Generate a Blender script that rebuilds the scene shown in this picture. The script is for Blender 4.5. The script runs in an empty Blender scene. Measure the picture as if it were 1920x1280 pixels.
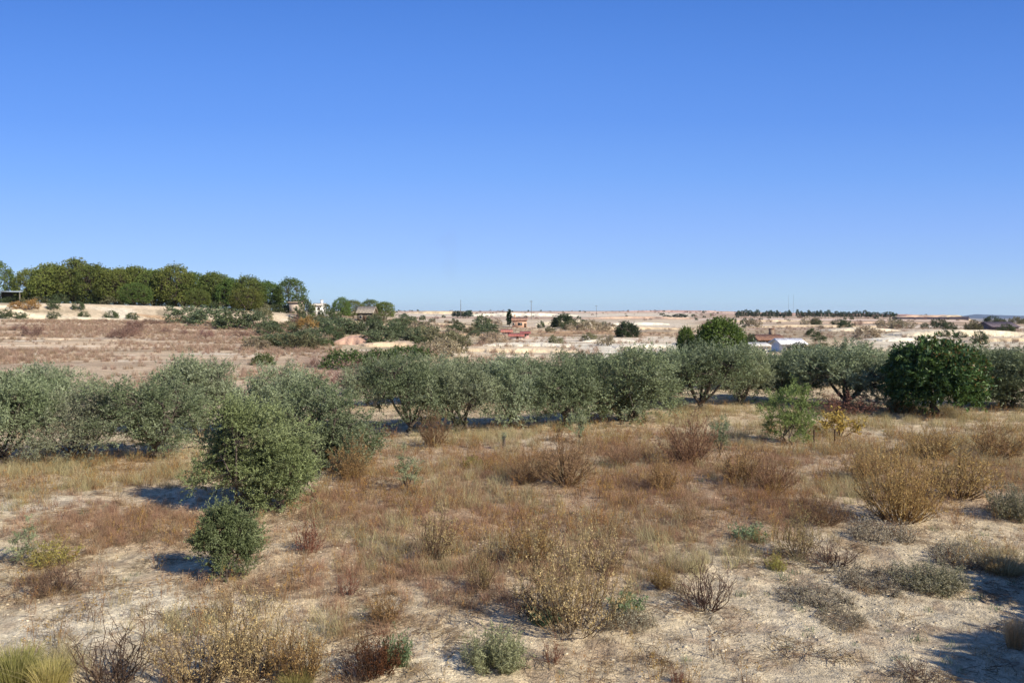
import bpy, math, random
import numpy as np
from mathutils import Vector, Matrix, Euler

sc = bpy.context.scene
COL = sc.collection
RAD = math.radians

# ------------------------------------------------------------------ camera, sky, sun, exposure
F = 1493.0                     # focal length in pixels of the 1920 px wide photograph
HC = 4.7                       # height of the camera over the orchard ground
PITCH = math.atan(52.0 / F)
cam_d = bpy.data.cameras.new('camera')
cam_d.sensor_width = 36.0
cam_d.lens = 36.0 * F / 1920.0
cam_d.clip_start = 0.1
cam_d.clip_end = 30000.0
cam = bpy.data.objects.new('camera', cam_d)
cam.location = (0, 0, HC)
cam.rotation_euler = (RAD(90) - PITCH, 0, 0)
COL.objects.link(cam)
sc.camera = cam

SUN_EL = RAD(33.0)
SUN_DIR = np.array([0.80, -0.60])          # towards the sun, on the ground plane
sun_az = math.atan2(SUN_DIR[0], SUN_DIR[1])  # clockwise from +Y
world = bpy.data.worlds.new('World')
sc.world = world
world.use_nodes = True
wn = world.node_tree.nodes
wl = world.node_tree.links
wn.clear()
sky = wn.new('ShaderNodeTexSky')
sky.sky_type = 'NISHITA'
sky.sun_disc = False
sky.sun_elevation = SUN_EL
sky.sun_rotation = sun_az
sky.altitude = 500.0
sky.air_density = 1.0
sky.dust_density = 0.6
sky.ozone_density = 1.5
# clear winter sky: the Nishita sky, pulled towards an even blue gradient by elevation
sky_geo = wn.new('ShaderNodeTexCoord')
sky_sep = wn.new('ShaderNodeSeparateXYZ')
wl.new(sky_geo.outputs['Generated'], sky_sep.inputs[0])
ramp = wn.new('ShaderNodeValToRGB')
# the blue deepens away from the horizon, and a little towards the east of the frame, at right angles to the sun
def _m(op, a, b):
    n = wn.new('ShaderNodeMath'); n.operation = op
    for i, v in enumerate((a, b)):
        if isinstance(v, (int, float)): n.inputs[i].default_value = v
        else: wl.new(v, n.inputs[i])
    return n.outputs[0]
_x = sky_sep.outputs['X']
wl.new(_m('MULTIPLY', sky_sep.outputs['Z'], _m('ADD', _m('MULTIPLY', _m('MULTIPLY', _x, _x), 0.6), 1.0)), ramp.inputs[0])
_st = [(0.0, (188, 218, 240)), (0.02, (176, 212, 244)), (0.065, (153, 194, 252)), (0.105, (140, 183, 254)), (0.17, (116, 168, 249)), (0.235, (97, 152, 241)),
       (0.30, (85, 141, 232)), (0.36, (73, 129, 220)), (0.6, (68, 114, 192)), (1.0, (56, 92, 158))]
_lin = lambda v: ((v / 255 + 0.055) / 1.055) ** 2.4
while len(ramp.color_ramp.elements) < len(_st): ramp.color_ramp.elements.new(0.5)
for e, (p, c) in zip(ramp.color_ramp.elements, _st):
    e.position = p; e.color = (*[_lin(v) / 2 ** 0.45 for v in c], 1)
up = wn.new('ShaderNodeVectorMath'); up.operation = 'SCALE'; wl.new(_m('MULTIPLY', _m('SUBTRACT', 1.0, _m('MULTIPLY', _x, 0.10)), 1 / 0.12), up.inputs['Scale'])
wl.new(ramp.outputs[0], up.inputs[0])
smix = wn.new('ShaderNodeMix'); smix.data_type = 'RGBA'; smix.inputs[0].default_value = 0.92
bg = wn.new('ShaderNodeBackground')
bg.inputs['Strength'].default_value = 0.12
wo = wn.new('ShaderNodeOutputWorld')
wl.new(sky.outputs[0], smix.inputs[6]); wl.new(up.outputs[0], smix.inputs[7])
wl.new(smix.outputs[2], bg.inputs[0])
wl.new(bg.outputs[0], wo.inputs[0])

sd = bpy.data.lights.new('sun', 'SUN')
sd.energy = 5.0
sd.angle = RAD(0.5)
sd.color = (1.0, 0.935, 0.84)
sun = bpy.data.objects.new('sun', sd)
dv = Vector((SUN_DIR[0] * math.cos(SUN_EL), SUN_DIR[1] * math.cos(SUN_EL), math.sin(SUN_EL)))
sun.rotation_euler = dv.to_track_quat('Z', 'Y').to_euler()
COL.objects.link(sun)

sc.view_settings.view_transform = 'Standard'
sc.view_settings.look = 'None'
sc.view_settings.exposure = 0.5
sc.view_settings.gamma = 1.0
sc.view_settings.use_curve_mapping = False
sc.cycles.max_bounces = 6
sc.cycles.diffuse_bounces = 3
sc.cycles.transmission_bounces = 3
sc.cycles.transparent_max_bounces = 8

# ------------------------------------------------------------------ numpy noise
def _h(ix, iy, s):
    n = (ix.astype(np.int64) * 374761393 + iy.astype(np.int64) * 668265263 + s * 974634777) & 0x7fffffff
    n = ((n ^ (n >> 13)) * 1274126177) & 0x7fffffff
    return ((n ^ (n >> 16)) & 0xffff) / 65535.0

def noise(x, y, s=0):
    x = np.asarray(x, float); y = np.asarray(y, float)
    ix = np.floor(x); iy = np.floor(y)
    fx = x - ix; fy = y - iy
    fx = fx * fx * (3 - 2 * fx); fy = fy * fy * (3 - 2 * fy)
    a = _h(ix, iy, s); b = _h(ix + 1, iy, s); c = _h(ix, iy + 1, s); d = _h(ix + 1, iy + 1, s)
    return (a + (b - a) * fx) * (1 - fy) + (c + (d - c) * fx) * fy

def fbm(x, y, s=0, o=4):
    t = 0; a = 0.5; n = 0
    for k in range(o):
        t = t + a * noise(x * 2 ** k, y * 2 ** k, s + k); n += a; a *= 0.5
    return t / n

def sstep(a, b, x):
    t = np.clip((np.asarray(x, float) - a) / (b - a), 0, 1)
    return t * t * (3 - 2 * t)

def hexc(h):
    h = h.lstrip('#')
    v = np.array([int(h[i:i + 2], 16) / 255.0 for i in (0, 2, 4)])
    return np.where(v <= 0.04045, v / 12.92, ((v + 0.055) / 1.055) ** 2.4)

# ------------------------------------------------------------------ terrain heights
T_K = [-3, -0.65, -0.55, -0.40, -0.30, -0.255, -0.18, -0.11, -0.04, 0.02, 3]
def terrain(x, y):
    x = np.asarray(x, float); y = np.asarray(y, float)
    r = np.hypot(x, y)
    ys = np.where(y > 1, y, 1.0)
    t = np.where(y > 1, x / ys, np.sign(x) * 3)
    t = np.clip(t, -3, 3)
    # low embankment the camera stands on
    z = 3.1 * (1 - sstep(2.0, 8.5, y + 0.3 * np.sin(x * 0.4)))
    # hill with the wood on the left, with a steep pale bank below it
    top = np.interp(t, T_K, [6.8, 6.8, 6.7, 6.1, 5.0, 4.3, 3.3, 2.0, 0.4, 0, 0])
    field = np.interp(t, T_K, [3.3, 3.3, 3.3, 3.0, 2.6, 2.3, 1.7, 1.0, 0.2, 0, 0])
    z = z + field * np.clip((r - 45) / 120.0, 0, 1) ** 1.15
    bump = sstep(172, 186, r + 6 * (fbm(x * 0.03, y * 0.03, 5) - 0.5))
    z = z + (top - field) * bump
    z = z - top * 0.75 * sstep(230, 420, r)
    # plateau far off
    ridge = np.interp(t, [-3, -0.3, -0.12, 0.2, 0.3, 0.45, 0.565, 0.585, 0.65, 3],
                      [8, 8, 9.2, 9.6, 7.5, 4.5, 1.0, -9, -11, -11])
    z = z + ridge * sstep(330, 1450, r) ** 1.2
    # beyond the plateau the ground falls away to a far plain
    z = z - 40.0 * sstep(1600, 3500, r)
    # relief
    near = np.clip(1 - (r - 60) / 80, 0, 1)
    z = z + near * (0.16 * (fbm(x * 0.35, y * 0.35, 11) - 0.5) + 0.07 * (fbm(x * 1.7, y * 1.7, 12) - 0.5)
                    + 0.07 * (noise(x * 4.1, y * 4.1, 13) - 0.5) * np.clip(1 - (r - 20) / 30, 0, 1))
    z = z + sstep(60, 140, r) * 0.5 * (fbm(x * 0.045, y * 0.045, 14) - 0.5)
    return z

CP, SP = math.cos(PITCH), math.sin(PITCH)
def ray(px, py):
    u = (px - 960.0) / F; v = (640.0 - py) / F
    return np.array([u, CP + v * SP, -SP + v * CP])

def proj(x, y, z):
    dz = z - HC
    dep = y * CP - dz * SP
    dep = np.where(dep > 0.1, dep, 0.1)
    return 960 + F * x / dep, 640 - F * (y * SP + dz * CP) / dep

_D = np.exp(np.linspace(math.log(2.5), math.log(3000), 3000))
def ground_at(px, py):
    """the point where a line of sight meets the terrain"""
    d = ray(px, py)
    X = d[0] * _D; Y = d[1] * _D; Z = HC + d[2] * _D
    below = Z < terrain(X, Y)
    i = int(np.argmax(below)) if below.any() else 2400
    return float(X[i]), float(Y[i]), float(terrain(X[i], Y[i]))

def at_dist(px, d):
    x = (px - 960.0) / F * d
    return x, d, float(terrain(x, d))

# ------------------------------------------------------------------ mesh building
class Geo:
    def __init__(s):
        s.V = []; s.C = []; s.F = []; s.n = 0
    def add(s, V, Fc, C):
        V = np.asarray(V, float).reshape(-1, 3)
        C = np.broadcast_to(np.asarray(C, float), V.shape)
        s.V.append(V); s.C.append(C)
        for f in (Fc if isinstance(Fc, list) else [Fc]):
            if len(f): s.F.append(np.asarray(f, np.int64) + s.n)
        s.n += len(V)
    def mesh(s, name, mat, smooth=False):
        V = np.concatenate(s.V); C = np.concatenate(s.C)
        idx = np.concatenate([f.reshape(-1) for f in s.F])
        cnt = np.concatenate([np.full(len(f), f.shape[1]) for f in s.F])
        start = np.concatenate([[0], np.cumsum(cnt)[:-1]])
        me = bpy.data.meshes.new(name)
        me.vertices.add(len(V)); me.vertices.foreach_set('co', V.astype(np.float32).reshape(-1))
        me.loops.add(len(idx)); me.loops.foreach_set('vertex_index', idx.astype(np.int32))
        me.polygons.add(len(cnt))
        me.polygons.foreach_set('loop_start', start.astype(np.int32))
        if smooth:
            me.polygons.foreach_set('use_smooth', np.ones(len(cnt), bool))
        a = me.color_attributes.new('Col', 'FLOAT_COLOR', 'POINT')
        a.data.foreach_set('color', np.concatenate([C, np.ones((len(C), 1))], 1).astype(np.float32).reshape(-1))
        me.update(calc_edges=True)
        if mat: me.materials.append(mat)
        return me

def nrm(v):
    return v / np.maximum(np.linalg.norm(v, axis=-1, keepdims=True), 1e-9)

def tubes(g, P, R, C, sides=3):
    """P (n,k,3) polylines, R (n,k) radii: n tapered tubes at once"""
    n, k, _ = P.shape
    T = np.gradient(P, axis=1); T = nrm(T)
    up = np.where(np.abs(T[..., 2:3]) > 0.9, np.array([1.0, 0, 0]), np.array([0, 0, 1.0]))
    A = nrm(np.cross(T, up)); B = np.cross(T, A)
    ang = np.arange(sides) * 2 * math.pi / sides
    V = P[:, :, None] + R[:, :, None, None] * (A[:, :, None] * np.cos(ang)[None, None, :, None] + B[:, :, None] * np.sin(ang)[None, None, :, None])
    base = (np.arange(n)[:, None, None] * k + np.arange(k - 1)[None, :, None]) * sides
    j = np.arange(sides)[None, None, :]; j2 = (j + 1) % sides
    Q = np.stack([base + j, base + j2, base + sides + j2, base + sides + j], -1).reshape(-1, 4)
    C = np.asarray(C, float)
    if C.ndim == 2: C = np.repeat(C, k * sides, 0)
    g.add(V.reshape(-1, 3), Q, C)

def leaves(g, P, D, L, W, C, rng):
    """diamond shaped leaves: start P, direction D"""
    n = len(P)
    S = nrm(np.cross(D, rng.normal(size=(n, 3))))
    L = np.broadcast_to(L, (n,))[:, None]; W = np.broadcast_to(W, (n,))[:, None]
    N = nrm(np.cross(D, S))
    mid = P + D * L * 0.45 + N * L * 0.06
    V = np.stack([P, mid - S * W / 2, P + D * L, mid + S * W / 2], 1).reshape(-1, 3)
    Q = np.arange(n * 4).reshape(-1, 4)
    g.add(V, Q, np.repeat(np.broadcast_to(C, (n, 3)), 4, 0))

def blades(g, P, W, C0, C1, rng):
    """P (n,k,3) grass blades as tapering ribbons, colour from C0 (root) to C1 (tip)"""
    n, k, _ = P.shape
    a = rng.uniform(0, 2 * math.pi, n)
    S = np.stack([np.cos(a), np.sin(a), np.zeros(n)], -1)[:, None]
    w = (W[:, None] * np.linspace(1, 0.25, k)[None])[..., None]
    V = np.stack([P - S * w / 2, P + S * w / 2], 2)
    base = (np.arange(n)[:, None] * k + np.arange(k - 1)[None]) * 2
    Q = np.stack([base, base + 1, base + 3, base + 2], -1).reshape(-1, 4)
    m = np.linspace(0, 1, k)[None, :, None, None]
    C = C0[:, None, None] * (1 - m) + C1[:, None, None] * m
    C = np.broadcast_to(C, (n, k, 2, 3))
    g.add(V.reshape(-1, 3), Q, C.reshape(-1, 3))

def pick(rng, cols, n, var=0.12):
    cols = np.array([hexc(c) if isinstance(c, str) else c for c in cols])
    w = rng.dirichlet(np.ones(len(cols)) * 0.5, n)
    c = w @ cols
    return np.clip(c * rng.normal(1, var, (n, 1)), 0.005, 1)

# ------------------------------------------------------------------ materials
def mat_base(name):
    m = bpy.data.materials.new(name); m.use_nodes = True
    nt = m.node_tree; nt.nodes.clear()
    out = nt.nodes.new('ShaderNodeOutputMaterial')
    return m, nt, out

def leaf_mat(name, transl=0.3, rough=0.6, spec=0.3, rnd=0.18, hue=0.02):
    m, nt, out = mat_base(name); N = nt.nodes; L = nt.links
    at = N.new('ShaderNodeAttribute'); at.attribute_name = 'Col'
    oi = N.new('ShaderNodeObjectInfo')
    hs = N.new('ShaderNodeHueSaturation')
    mr = N.new('ShaderNodeMapRange'); mr.inputs[3].default_value = 1 - rnd; mr.inputs[4].default_value = 1 + rnd
    mh = N.new('ShaderNodeMapRange'); mh.inputs[3].default_value = 0.5 - hue; mh.inputs[4].default_value = 0.5 + hue
    ml = N.new('ShaderNodeMath'); ml.operation = 'MULTIPLY'; ml.inputs[1].default_value = 7.31
    fr = N.new('ShaderNodeMath'); fr.operation = 'FRACT'
    L.new(oi.outputs['Random'], mr.inputs[0]); L.new(oi.outputs['Random'], ml.inputs[0]); L.new(ml.outputs[0], fr.inputs[0])
    L.new(fr.outputs[0], mh.inputs[0])
    L.new(at.outputs['Color'], hs.inputs['Color']); L.new(mr.outputs[0], hs.inputs['Value']); L.new(mh.outputs[0], hs.inputs['Hue'])
    p = N.new('ShaderNodeBsdfPrincipled'); p.inputs['Roughness'].default_value = rough
    p.inputs['Specular IOR Level'].default_value = spec
    L.new(hs.outputs[0], p.inputs['Base Color'])
    tr = N.new('ShaderNodeBsdfTranslucent'); L.new(hs.outputs[0], tr.inputs[0])
    mx = N.new('ShaderNodeMixShader'); mx.inputs[0].default_value = transl
    L.new(p.outputs[0], mx.inputs[1]); L.new(tr.outputs[0], mx.inputs[2]); L.new(mx.outputs[0], out.inputs[0])
    return m

def solid_mat(name, scale=3.0, amt=0.35, rough=0.85, bump=0.4, bscale=20.0, dist=0.02):
    """colour attribute varied by noise, with fine relief"""
    m, nt, out = mat_base(name); N = nt.nodes; L = nt.links
    at = N.new('ShaderNodeAttribute'); at.attribute_name = 'Col'
    tc = N.new('ShaderNodeNewGeometry')
    nz = N.new('ShaderNodeTexNoise'); nz.inputs['Scale'].default_value = scale; nz.inputs['Detail'].default_value = 6
    L.new(tc.outputs['Position'], nz.inputs['Vector'])
    mr = N.new('ShaderNodeMapRange'); mr.inputs[1].default_value = 0.3; mr.inputs[2].default_value = 0.7
    mr.inputs[3].default_value = 1 - amt; mr.inputs[4].default_value = 1 + amt
    L.new(nz.outputs['Fac'], mr.inputs[0])
    mu = N.new('ShaderNodeVectorMath'); mu.operation = 'SCALE'
    L.new(at.outputs['Color'], mu.inputs[0]); L.new(mr.outputs[0], mu.inputs['Scale'])
    p = N.new('ShaderNodeBsdfPrincipled'); p.inputs['Roughness'].default_value = rough
    p.inputs['Specular IOR Level'].default_value = 0.2
    L.new(mu.outputs[0], p.inputs['Base Color'])
    n2 = N.new('ShaderNodeTexNoise'); n2.inputs['Scale'].default_value = bscale; n2.inputs['Detail'].default_value = 5
    L.new(tc.outputs['Position'], n2.inputs['Vector'])
    b = N.new('ShaderNodeBump'); b.inputs['Strength'].default_value = bump; b.inputs['Distance'].default_value = dist
    L.new(n2.outputs['Fac'], b.inputs['Height']); L.new(b.outputs[0], p.inputs['Normal'])
    L.new(p.outputs[0], out.inputs[0])
    return m

def ground_mat():
    m, nt, out = mat_base('dry_soil'); N = nt.nodes; L = nt.links
    at = N.new('ShaderNodeAttribute'); at.attribute_name = 'Col'
    geo = N.new('ShaderNodeNewGeometry')
    def nz(scale, det=8, rough=0.6):
        n = N.new('ShaderNodeTexNoise'); n.inputs['Scale'].default_value = scale; n.inputs['Detail'].default_value = det
        n.inputs['Roughness'].default_value = rough
        L.new(geo.outputs['Position'], n.inputs['Vector']); return n.outputs['Fac']
    def mp(s, a, b, c, d):
        r = N.new('ShaderNodeMapRange'); r.inputs[1].default_value = a; r.inputs[2].default_value = b
        r.inputs[3].default_value = c; r.inputs[4].default_value = d; L.new(s, r.inputs[0]); return r.outputs[0]
    def mul(a, b):
        r = N.new('ShaderNodeMath'); r.operation = 'MULTIPLY'; L.new(a, r.inputs[0]); L.new(b, r.inputs[1]); return r.outputs[0]
    f1 = mp(nz(0.9), 0.35, 0.65, 0.82, 1.12)
    f2 = mp(nz(7.0), 0.35, 0.65, 0.72, 1.2)
    f3 = mp(nz(45.0, 4), 0.35, 0.65, 0.75, 1.2)
    fac = mul(mul(f1, f2), f3)
    sc1 = N.new('ShaderNodeVectorMath'); sc1.operation = 'SCALE'
    L.new(at.outputs['Color'], sc1.inputs[0]); L.new(fac, sc1.inputs['Scale'])
    # brown litter flecks
    lit = mp(nz(16.0, 6, 0.7), 0.56, 0.66, 0.0, 0.7)
    mx = N.new('ShaderNodeMix'); mx.data_type = 'RGBA'
    L.new(lit, mx.inputs[0]); L.new(sc1.outputs[0], mx.inputs[6]); mx.inputs[7].default_value = (*hexc('#6d5440'), 1)
    p = N.new('ShaderNodeBsdfPrincipled'); p.inputs['Roughness'].default_value = 0.95
    p.inputs['Specular IOR Level'].default_value = 0.1
    L.new(mx.outputs[2], p.inputs['Base Color'])
    hsum = N.new('ShaderNodeMath'); hsum.operation = 'ADD'
    L.new(mp(nz(9.0, 8, 0.65), 0, 1, 0, 1.0), hsum.inputs[0]); L.new(mp(nz(40.0, 5, 0.6), 0, 1, 0, 0.35), hsum.inputs[1])
    b = N.new('ShaderNodeBump'); b.inputs['Strength'].default_value = 0.9; b.inputs['Distance'].default_value = 0.09
    L.new(hsum.outputs[0], b.inputs['Height']); L.new(b.outputs[0], p.inputs['Normal'])
    L.new(p.outputs[0], out.inputs[0])
    return m

M_GROUND = ground_mat()
M_BANK = solid_mat('bank_earth', 0.35, 0.22, 0.95, 0.8, 1.3, 0.5)
M_OLIVE = leaf_mat('olive_leaf', 0.2, 0.6, 0.2, 0.14, 0.012)
M_LEAF = leaf_mat('broad_leaf', 0.2, 0.5, 0.3, 0.15, 0.02)
M_PINE = leaf_mat('pine_needle', 0.2, 0.7, 0.2, 0.22, 0.03)
M_DRY = leaf_mat('dry_leaf', 0.35, 0.8, 0.1, 0.2, 0.012)
M_GRASS = leaf_mat('dry_grass_blade', 0.4, 0.8, 0.1, 0.25, 0.015)
M_BARK = solid_mat('bark', 9.0, 0.4, 0.9, 0.8, 60.0, 0.02)
M_STONE = solid_mat('stone', 20.0, 0.25, 0.9, 0.3, 60.0, 0.01)
M_WALL = solid_mat('plaster', 1.2, 0.12, 0.9, 0.3, 12.0, 0.02)
M_ROOF = solid_mat('roof_tile', 2.5, 0.3, 0.85, 0.3, 12.0, 0.02)
M_GLASS = solid_mat('window_glass', 1.0, 0.05, 0.15, 0.0, 1.0, 0.01)

# ------------------------------------------------------------------ object helpers
def put(name, me, parent=None, **kw):
    o = bpy.data.objects.new(name, me); COL.objects.link(o)
    if parent: o.parent = parent
    for k, v in kw.items(): o[k] = v
    return o

def thing(name, parts, loc, rot, scale, label, cat, group=None):
    """an Empty at the base of the thing with its parts as children (mesh data shared between look-alikes)"""
    r = bpy.data.objects.new(name, None); COL.objects.link(r)
    r.location = loc; r.rotation_euler = (0, 0, rot); r.scale = scale
    r.empty_display_size = 0.3
    r['label'] = label; r['category'] = cat
    if group: r['group'] = group
    for pn, me in parts:
        o = bpy.data.objects.new(pn, me); COL.objects.link(o); o.parent = r
    return r

RNG = np.random.default_rng(7)
def plant(name, kind, px, py, hpx, wpx, label, cat, group=None, d=None, rot=None, sink=0.0):
    """kind = (parts, height, width); stands at the pixel px,py of the photograph, hpx high, wpx wide"""
    parts, h0, w0 = kind
    x, y, z = ground_at(px, py) if d is None else at_dist(px, d)
    sz = hpx * y / F / h0; sx = wpx * y / F / w0
    rot = RNG.uniform(0, 6.28) if rot is None else rot
    return thing(name, parts, (x, y, z - 0.03 - sink), rot, (sx, sx, sz), label, cat, group)

# ------------------------------------------------------------------ ground sheet
DIRT = hexc('#d3bf9a'); DIRT_PALE = hexc('#e8d9b8'); DIRT_GREY = hexc('#c8b899'); DIRT_RED = hexc('#a98a6c')
def blobs(px, py, lst):
    v = np.zeros(np.shape(px))
    for bx, by, rx, ry, a in lst:
        v = np.maximum(v, a * np.exp(-(((px - bx) / rx) ** 2 + ((py - by) / ry) ** 2) ** 1.5))
    return v
RED = [(210, 985, 170, 38, 1), (350, 1000, 90, 30, .8), (700, 945, 160, 50, .9), (850, 965, 250, 60, 1), (1060, 950, 200, 55, 1),
       (760, 1060, 200, 55, .75), (930, 1040, 150, 60, .8), (1280, 900, 220, 60, .9), (1220, 990, 220, 55, .8), (1420, 950, 130, 60, .9),
       (560, 1095, 170, 30, .55), (1130, 1060, 150, 40, .5), (1640, 900, 300, 70, .6), (980, 870, 200, 40, .8), (1750, 880, 250, 60, .6),
       (1180, 840, 250, 30, .7), (700, 870, 120, 30, .7), (420, 980, 200, 50, .3), (1500, 860, 200, 40, .5),
       (650, 1150, 120, 60, .25), (100, 1100, 80, 35, .45), (450, 1230, 180, 70, .15), (880, 1110, 120, 40, .45)]
STRAW = [(160, 890, 240, 30, 1), (40, 925, 90, 25, .8), (1720, 805, 320, 45, 1), (1700, 850, 260, 40, .7), (1880, 850, 150, 40, .9), (1250, 780, 180, 22, .7),
         (1560, 900, 150, 40, .5), (330, 880, 120, 25, .7), (60, 1260, 90, 40, .9), (950, 920, 300, 60, .35), (1870, 1050, 80, 25, .8),
         (1400, 850, 200, 40, .5), (550, 1270, 60, 30, .8), (700, 1030, 300, 60, .35), (1150, 1040, 300, 60, .4), (480, 1180, 200, 60, .35),
         (1000, 830, 200, 30, .5), (850, 820, 200, 25, .6)]
BARE = [(280, 1150, 200, 60, 1), (60, 945, 130, 18, 1), (610, 905, 60, 22, 1), (1600, 1180, 350, 80, .8), (820, 1230, 200, 50, .6), (350, 930, 40, 20, .8),
        (100, 1190, 160, 40, 1), (1000, 830, 120, 20, .8), (640, 890, 80, 20, .8)]

# field strips on the plain: photograph columns x0..x1, distance d0..d1, colour, strength
FIELDS = [(-900, 620, 52, 165, '#c6ae8e', .9), (-900, 560, 120, 136, '#b39a7c', .6), (-900, 600, 92, 99, '#ccb494', .8), (-900, 520, 70, 76, '#a69076', .5),
          (-900, 640, 165, 187, '#d6c2a4', .6), (-900, 700, 187, 260, '#9a8b6c', .6),
          (560, 800, 60, 90, '#a48770', .6), (560, 900, 95, 180, '#a79a7c', .7), (800, 1130, 86, 104, '#e0ccaa', .9), (780, 1150, 70, 84, '#c8b08c', .8), (820, 1060, 104, 118, '#a08367', .8), 
          (1080, 1290, 84, 125, '#eadfc4', 1), (1290, 1450, 90, 130, '#cbb895', .8), (900, 1100, 125, 190, '#a3906e', .8), (760, 960, 190, 330, '#8f7d5f', .9),
          (960, 1300, 130, 165, '#dccbb0', .8), (1000, 1260, 170, 230, '#b08a63', .8), (1150, 1290, 250, 420, '#d6c6ab', .9), (960, 1150, 250, 420, '#cdb79a', .8),
          (1350, 1700, 160, 240, '#a38f72', .8), (1380, 2600, 240, 310, '#b09a82', .9), (1380, 2600, 310, 360, '#dccab2', .8), (1300, 2600, 360, 560, '#a98f76', .8),
          (1300, 2600, 560, 640, '#d9c0ad', .8), (1300, 2600, 640, 980, '#a88e77', .8), (1250, 2600, 980, 1150, '#cfb09f', .7),
          (1640, 2600, 120, 210, '#ded0b2', .9), (740, 1300, 430, 520, '#cfbda2', .8), (740, 1300, 560, 700, '#b69780', .8), (740, 1300, 700, 980, '#d8c9b0', .8),
          (740, 1300, 1000, 1200, '#c9a794', .8)]

def ground_color(X, Y, Z):
    px, py = proj(X, Y, Z)
    r = np.hypot(X, Y)
    n1 = fbm(X * 0.5, Y * 0.5, 21); n2 = fbm(X * 0.12, Y * 0.12, 22); n3 = fbm(X * 2.3, Y * 2.3, 23, 3)
    C = DIRT[None] * np.ones((len(X), 1))
    near = (r < 55)[:, None]
    w = np.clip(blobs(px, py, BARE) * 1.1, 0, 1)[:, None] * near
    C = C * (1 - w) + DIRT_PALE * w
    w = np.clip((blobs(px, py, RED) * 1.2 + (n1 - 0.5) * 1.2), 0, 1)[:, None] * 0.75 * near
    C = C * (1 - w) + DIRT_RED * w
    w = (sstep(1100, 1500, px) * sstep(960, 1060, py) * (0.5 + n2))[:, None] * 0.9 * near
    w = np.clip(w, 0, 1)
    C = C * (1 - w) + DIRT_GREY * w
    w = np.clip((n3 - 0.55) * 3, 0, 0.5)[:, None]
    C = C * (1 - w) + hexc('#8a705a') * w
    th = np.where(Y > 1, X / np.maximum(Y, 1) * F + 960, 5000)
    wob = (n2 - 0.5)
    for x0, x1, d0, d1, col, a in FIELDS:
        s = 0.06 * (d1 - d0) + 0.5; sx = 18
        wgt = a * sstep(x0 - sx, x0 + sx, th + 60 * wob) * (1 - sstep(x1 - sx, x1 + sx, th + 60 * wob)) \
              * sstep(d0 - s, d0 + s, r * (1 + 0.06 * wob)) * (1 - sstep(d1 - s, d1 + s, r * (1 + 0.06 * wob)))
        wgt = (wgt * (0.75 + 0.5 * n1)).clip(0, 1)[:, None]
        C = C * (1 - wgt) + hexc(col) * wgt
    # narrow strips of plots, banks and furrows across the plain, seen very flat from here
    lr = np.log(np.maximum(r, 1)); az = np.arctan2(X, np.maximum(Y, 1))
    st = fbm(az * 9 + 3, lr * 42, 25, 3); st2 = noise(az * 22, lr * 75, 28)
    far = sstep(60, 85, r)
    C = C * (1 + far * (0.9 * (st - 0.5)))[:, None]
    w = (far * sstep(0.72, 0.86, st2) * 0.7)[:, None]; C = C * (1 - w) + hexc('#e2d6bc') * w
    w = (far * (1 - sstep(0.1, 0.2, st2)) * 0.55)[:, None]; C = C * (1 - w) + hexc('#6a604c') * w
    C = C * (0.9 + 0.2 * n1)[:, None]
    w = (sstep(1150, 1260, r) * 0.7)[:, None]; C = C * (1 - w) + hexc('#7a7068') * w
    # pale limestone shows on steep ground
    return C

def build_ground():
    a_front = np.linspace(-44, 44, 440)
    a_back = np.linspace(44, 316, 60)[1:-1]
    ang = np.radians(np.concatenate([a_front, a_back]))
    rr = np.concatenate([np.linspace(0.8, 6, 10)[:-1], np.exp(np.linspace(math.log(6), math.log(1700), 640)), np.exp(np.linspace(math.log(1800), math.log(12000), 14))])
    A, R = np.meshgrid(ang, rr)
    X = (np.sin(A) * R).ravel(); Y = (np.cos(A) * R).ravel(); Z = terrain(X, Y)
    na, nr = len(ang), len(rr)
    i = np.arange(nr - 1)[:, None] * na; j = np.arange(na)[None]; j2 = (j + 1) % na
    Q = np.stack([i + j, i + j2, i + na + j2, i + na + j], -1).reshape(-1, 4)[:, ::-1]
    g = Geo()
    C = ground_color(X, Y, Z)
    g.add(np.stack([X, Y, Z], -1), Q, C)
    # close the middle under the camera
    c = len(X)
    g.add([[0, 0, float(terrain(0.0, 0.0))]], [], C[:1])
    T = np.stack([j[0], j2[0], np.full(na, c)], -1)
    g.F.append(T)
    me = g.mesh('ground', M_GROUND, True)
    put('ground', me, kind='structure')
build_ground()

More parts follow.
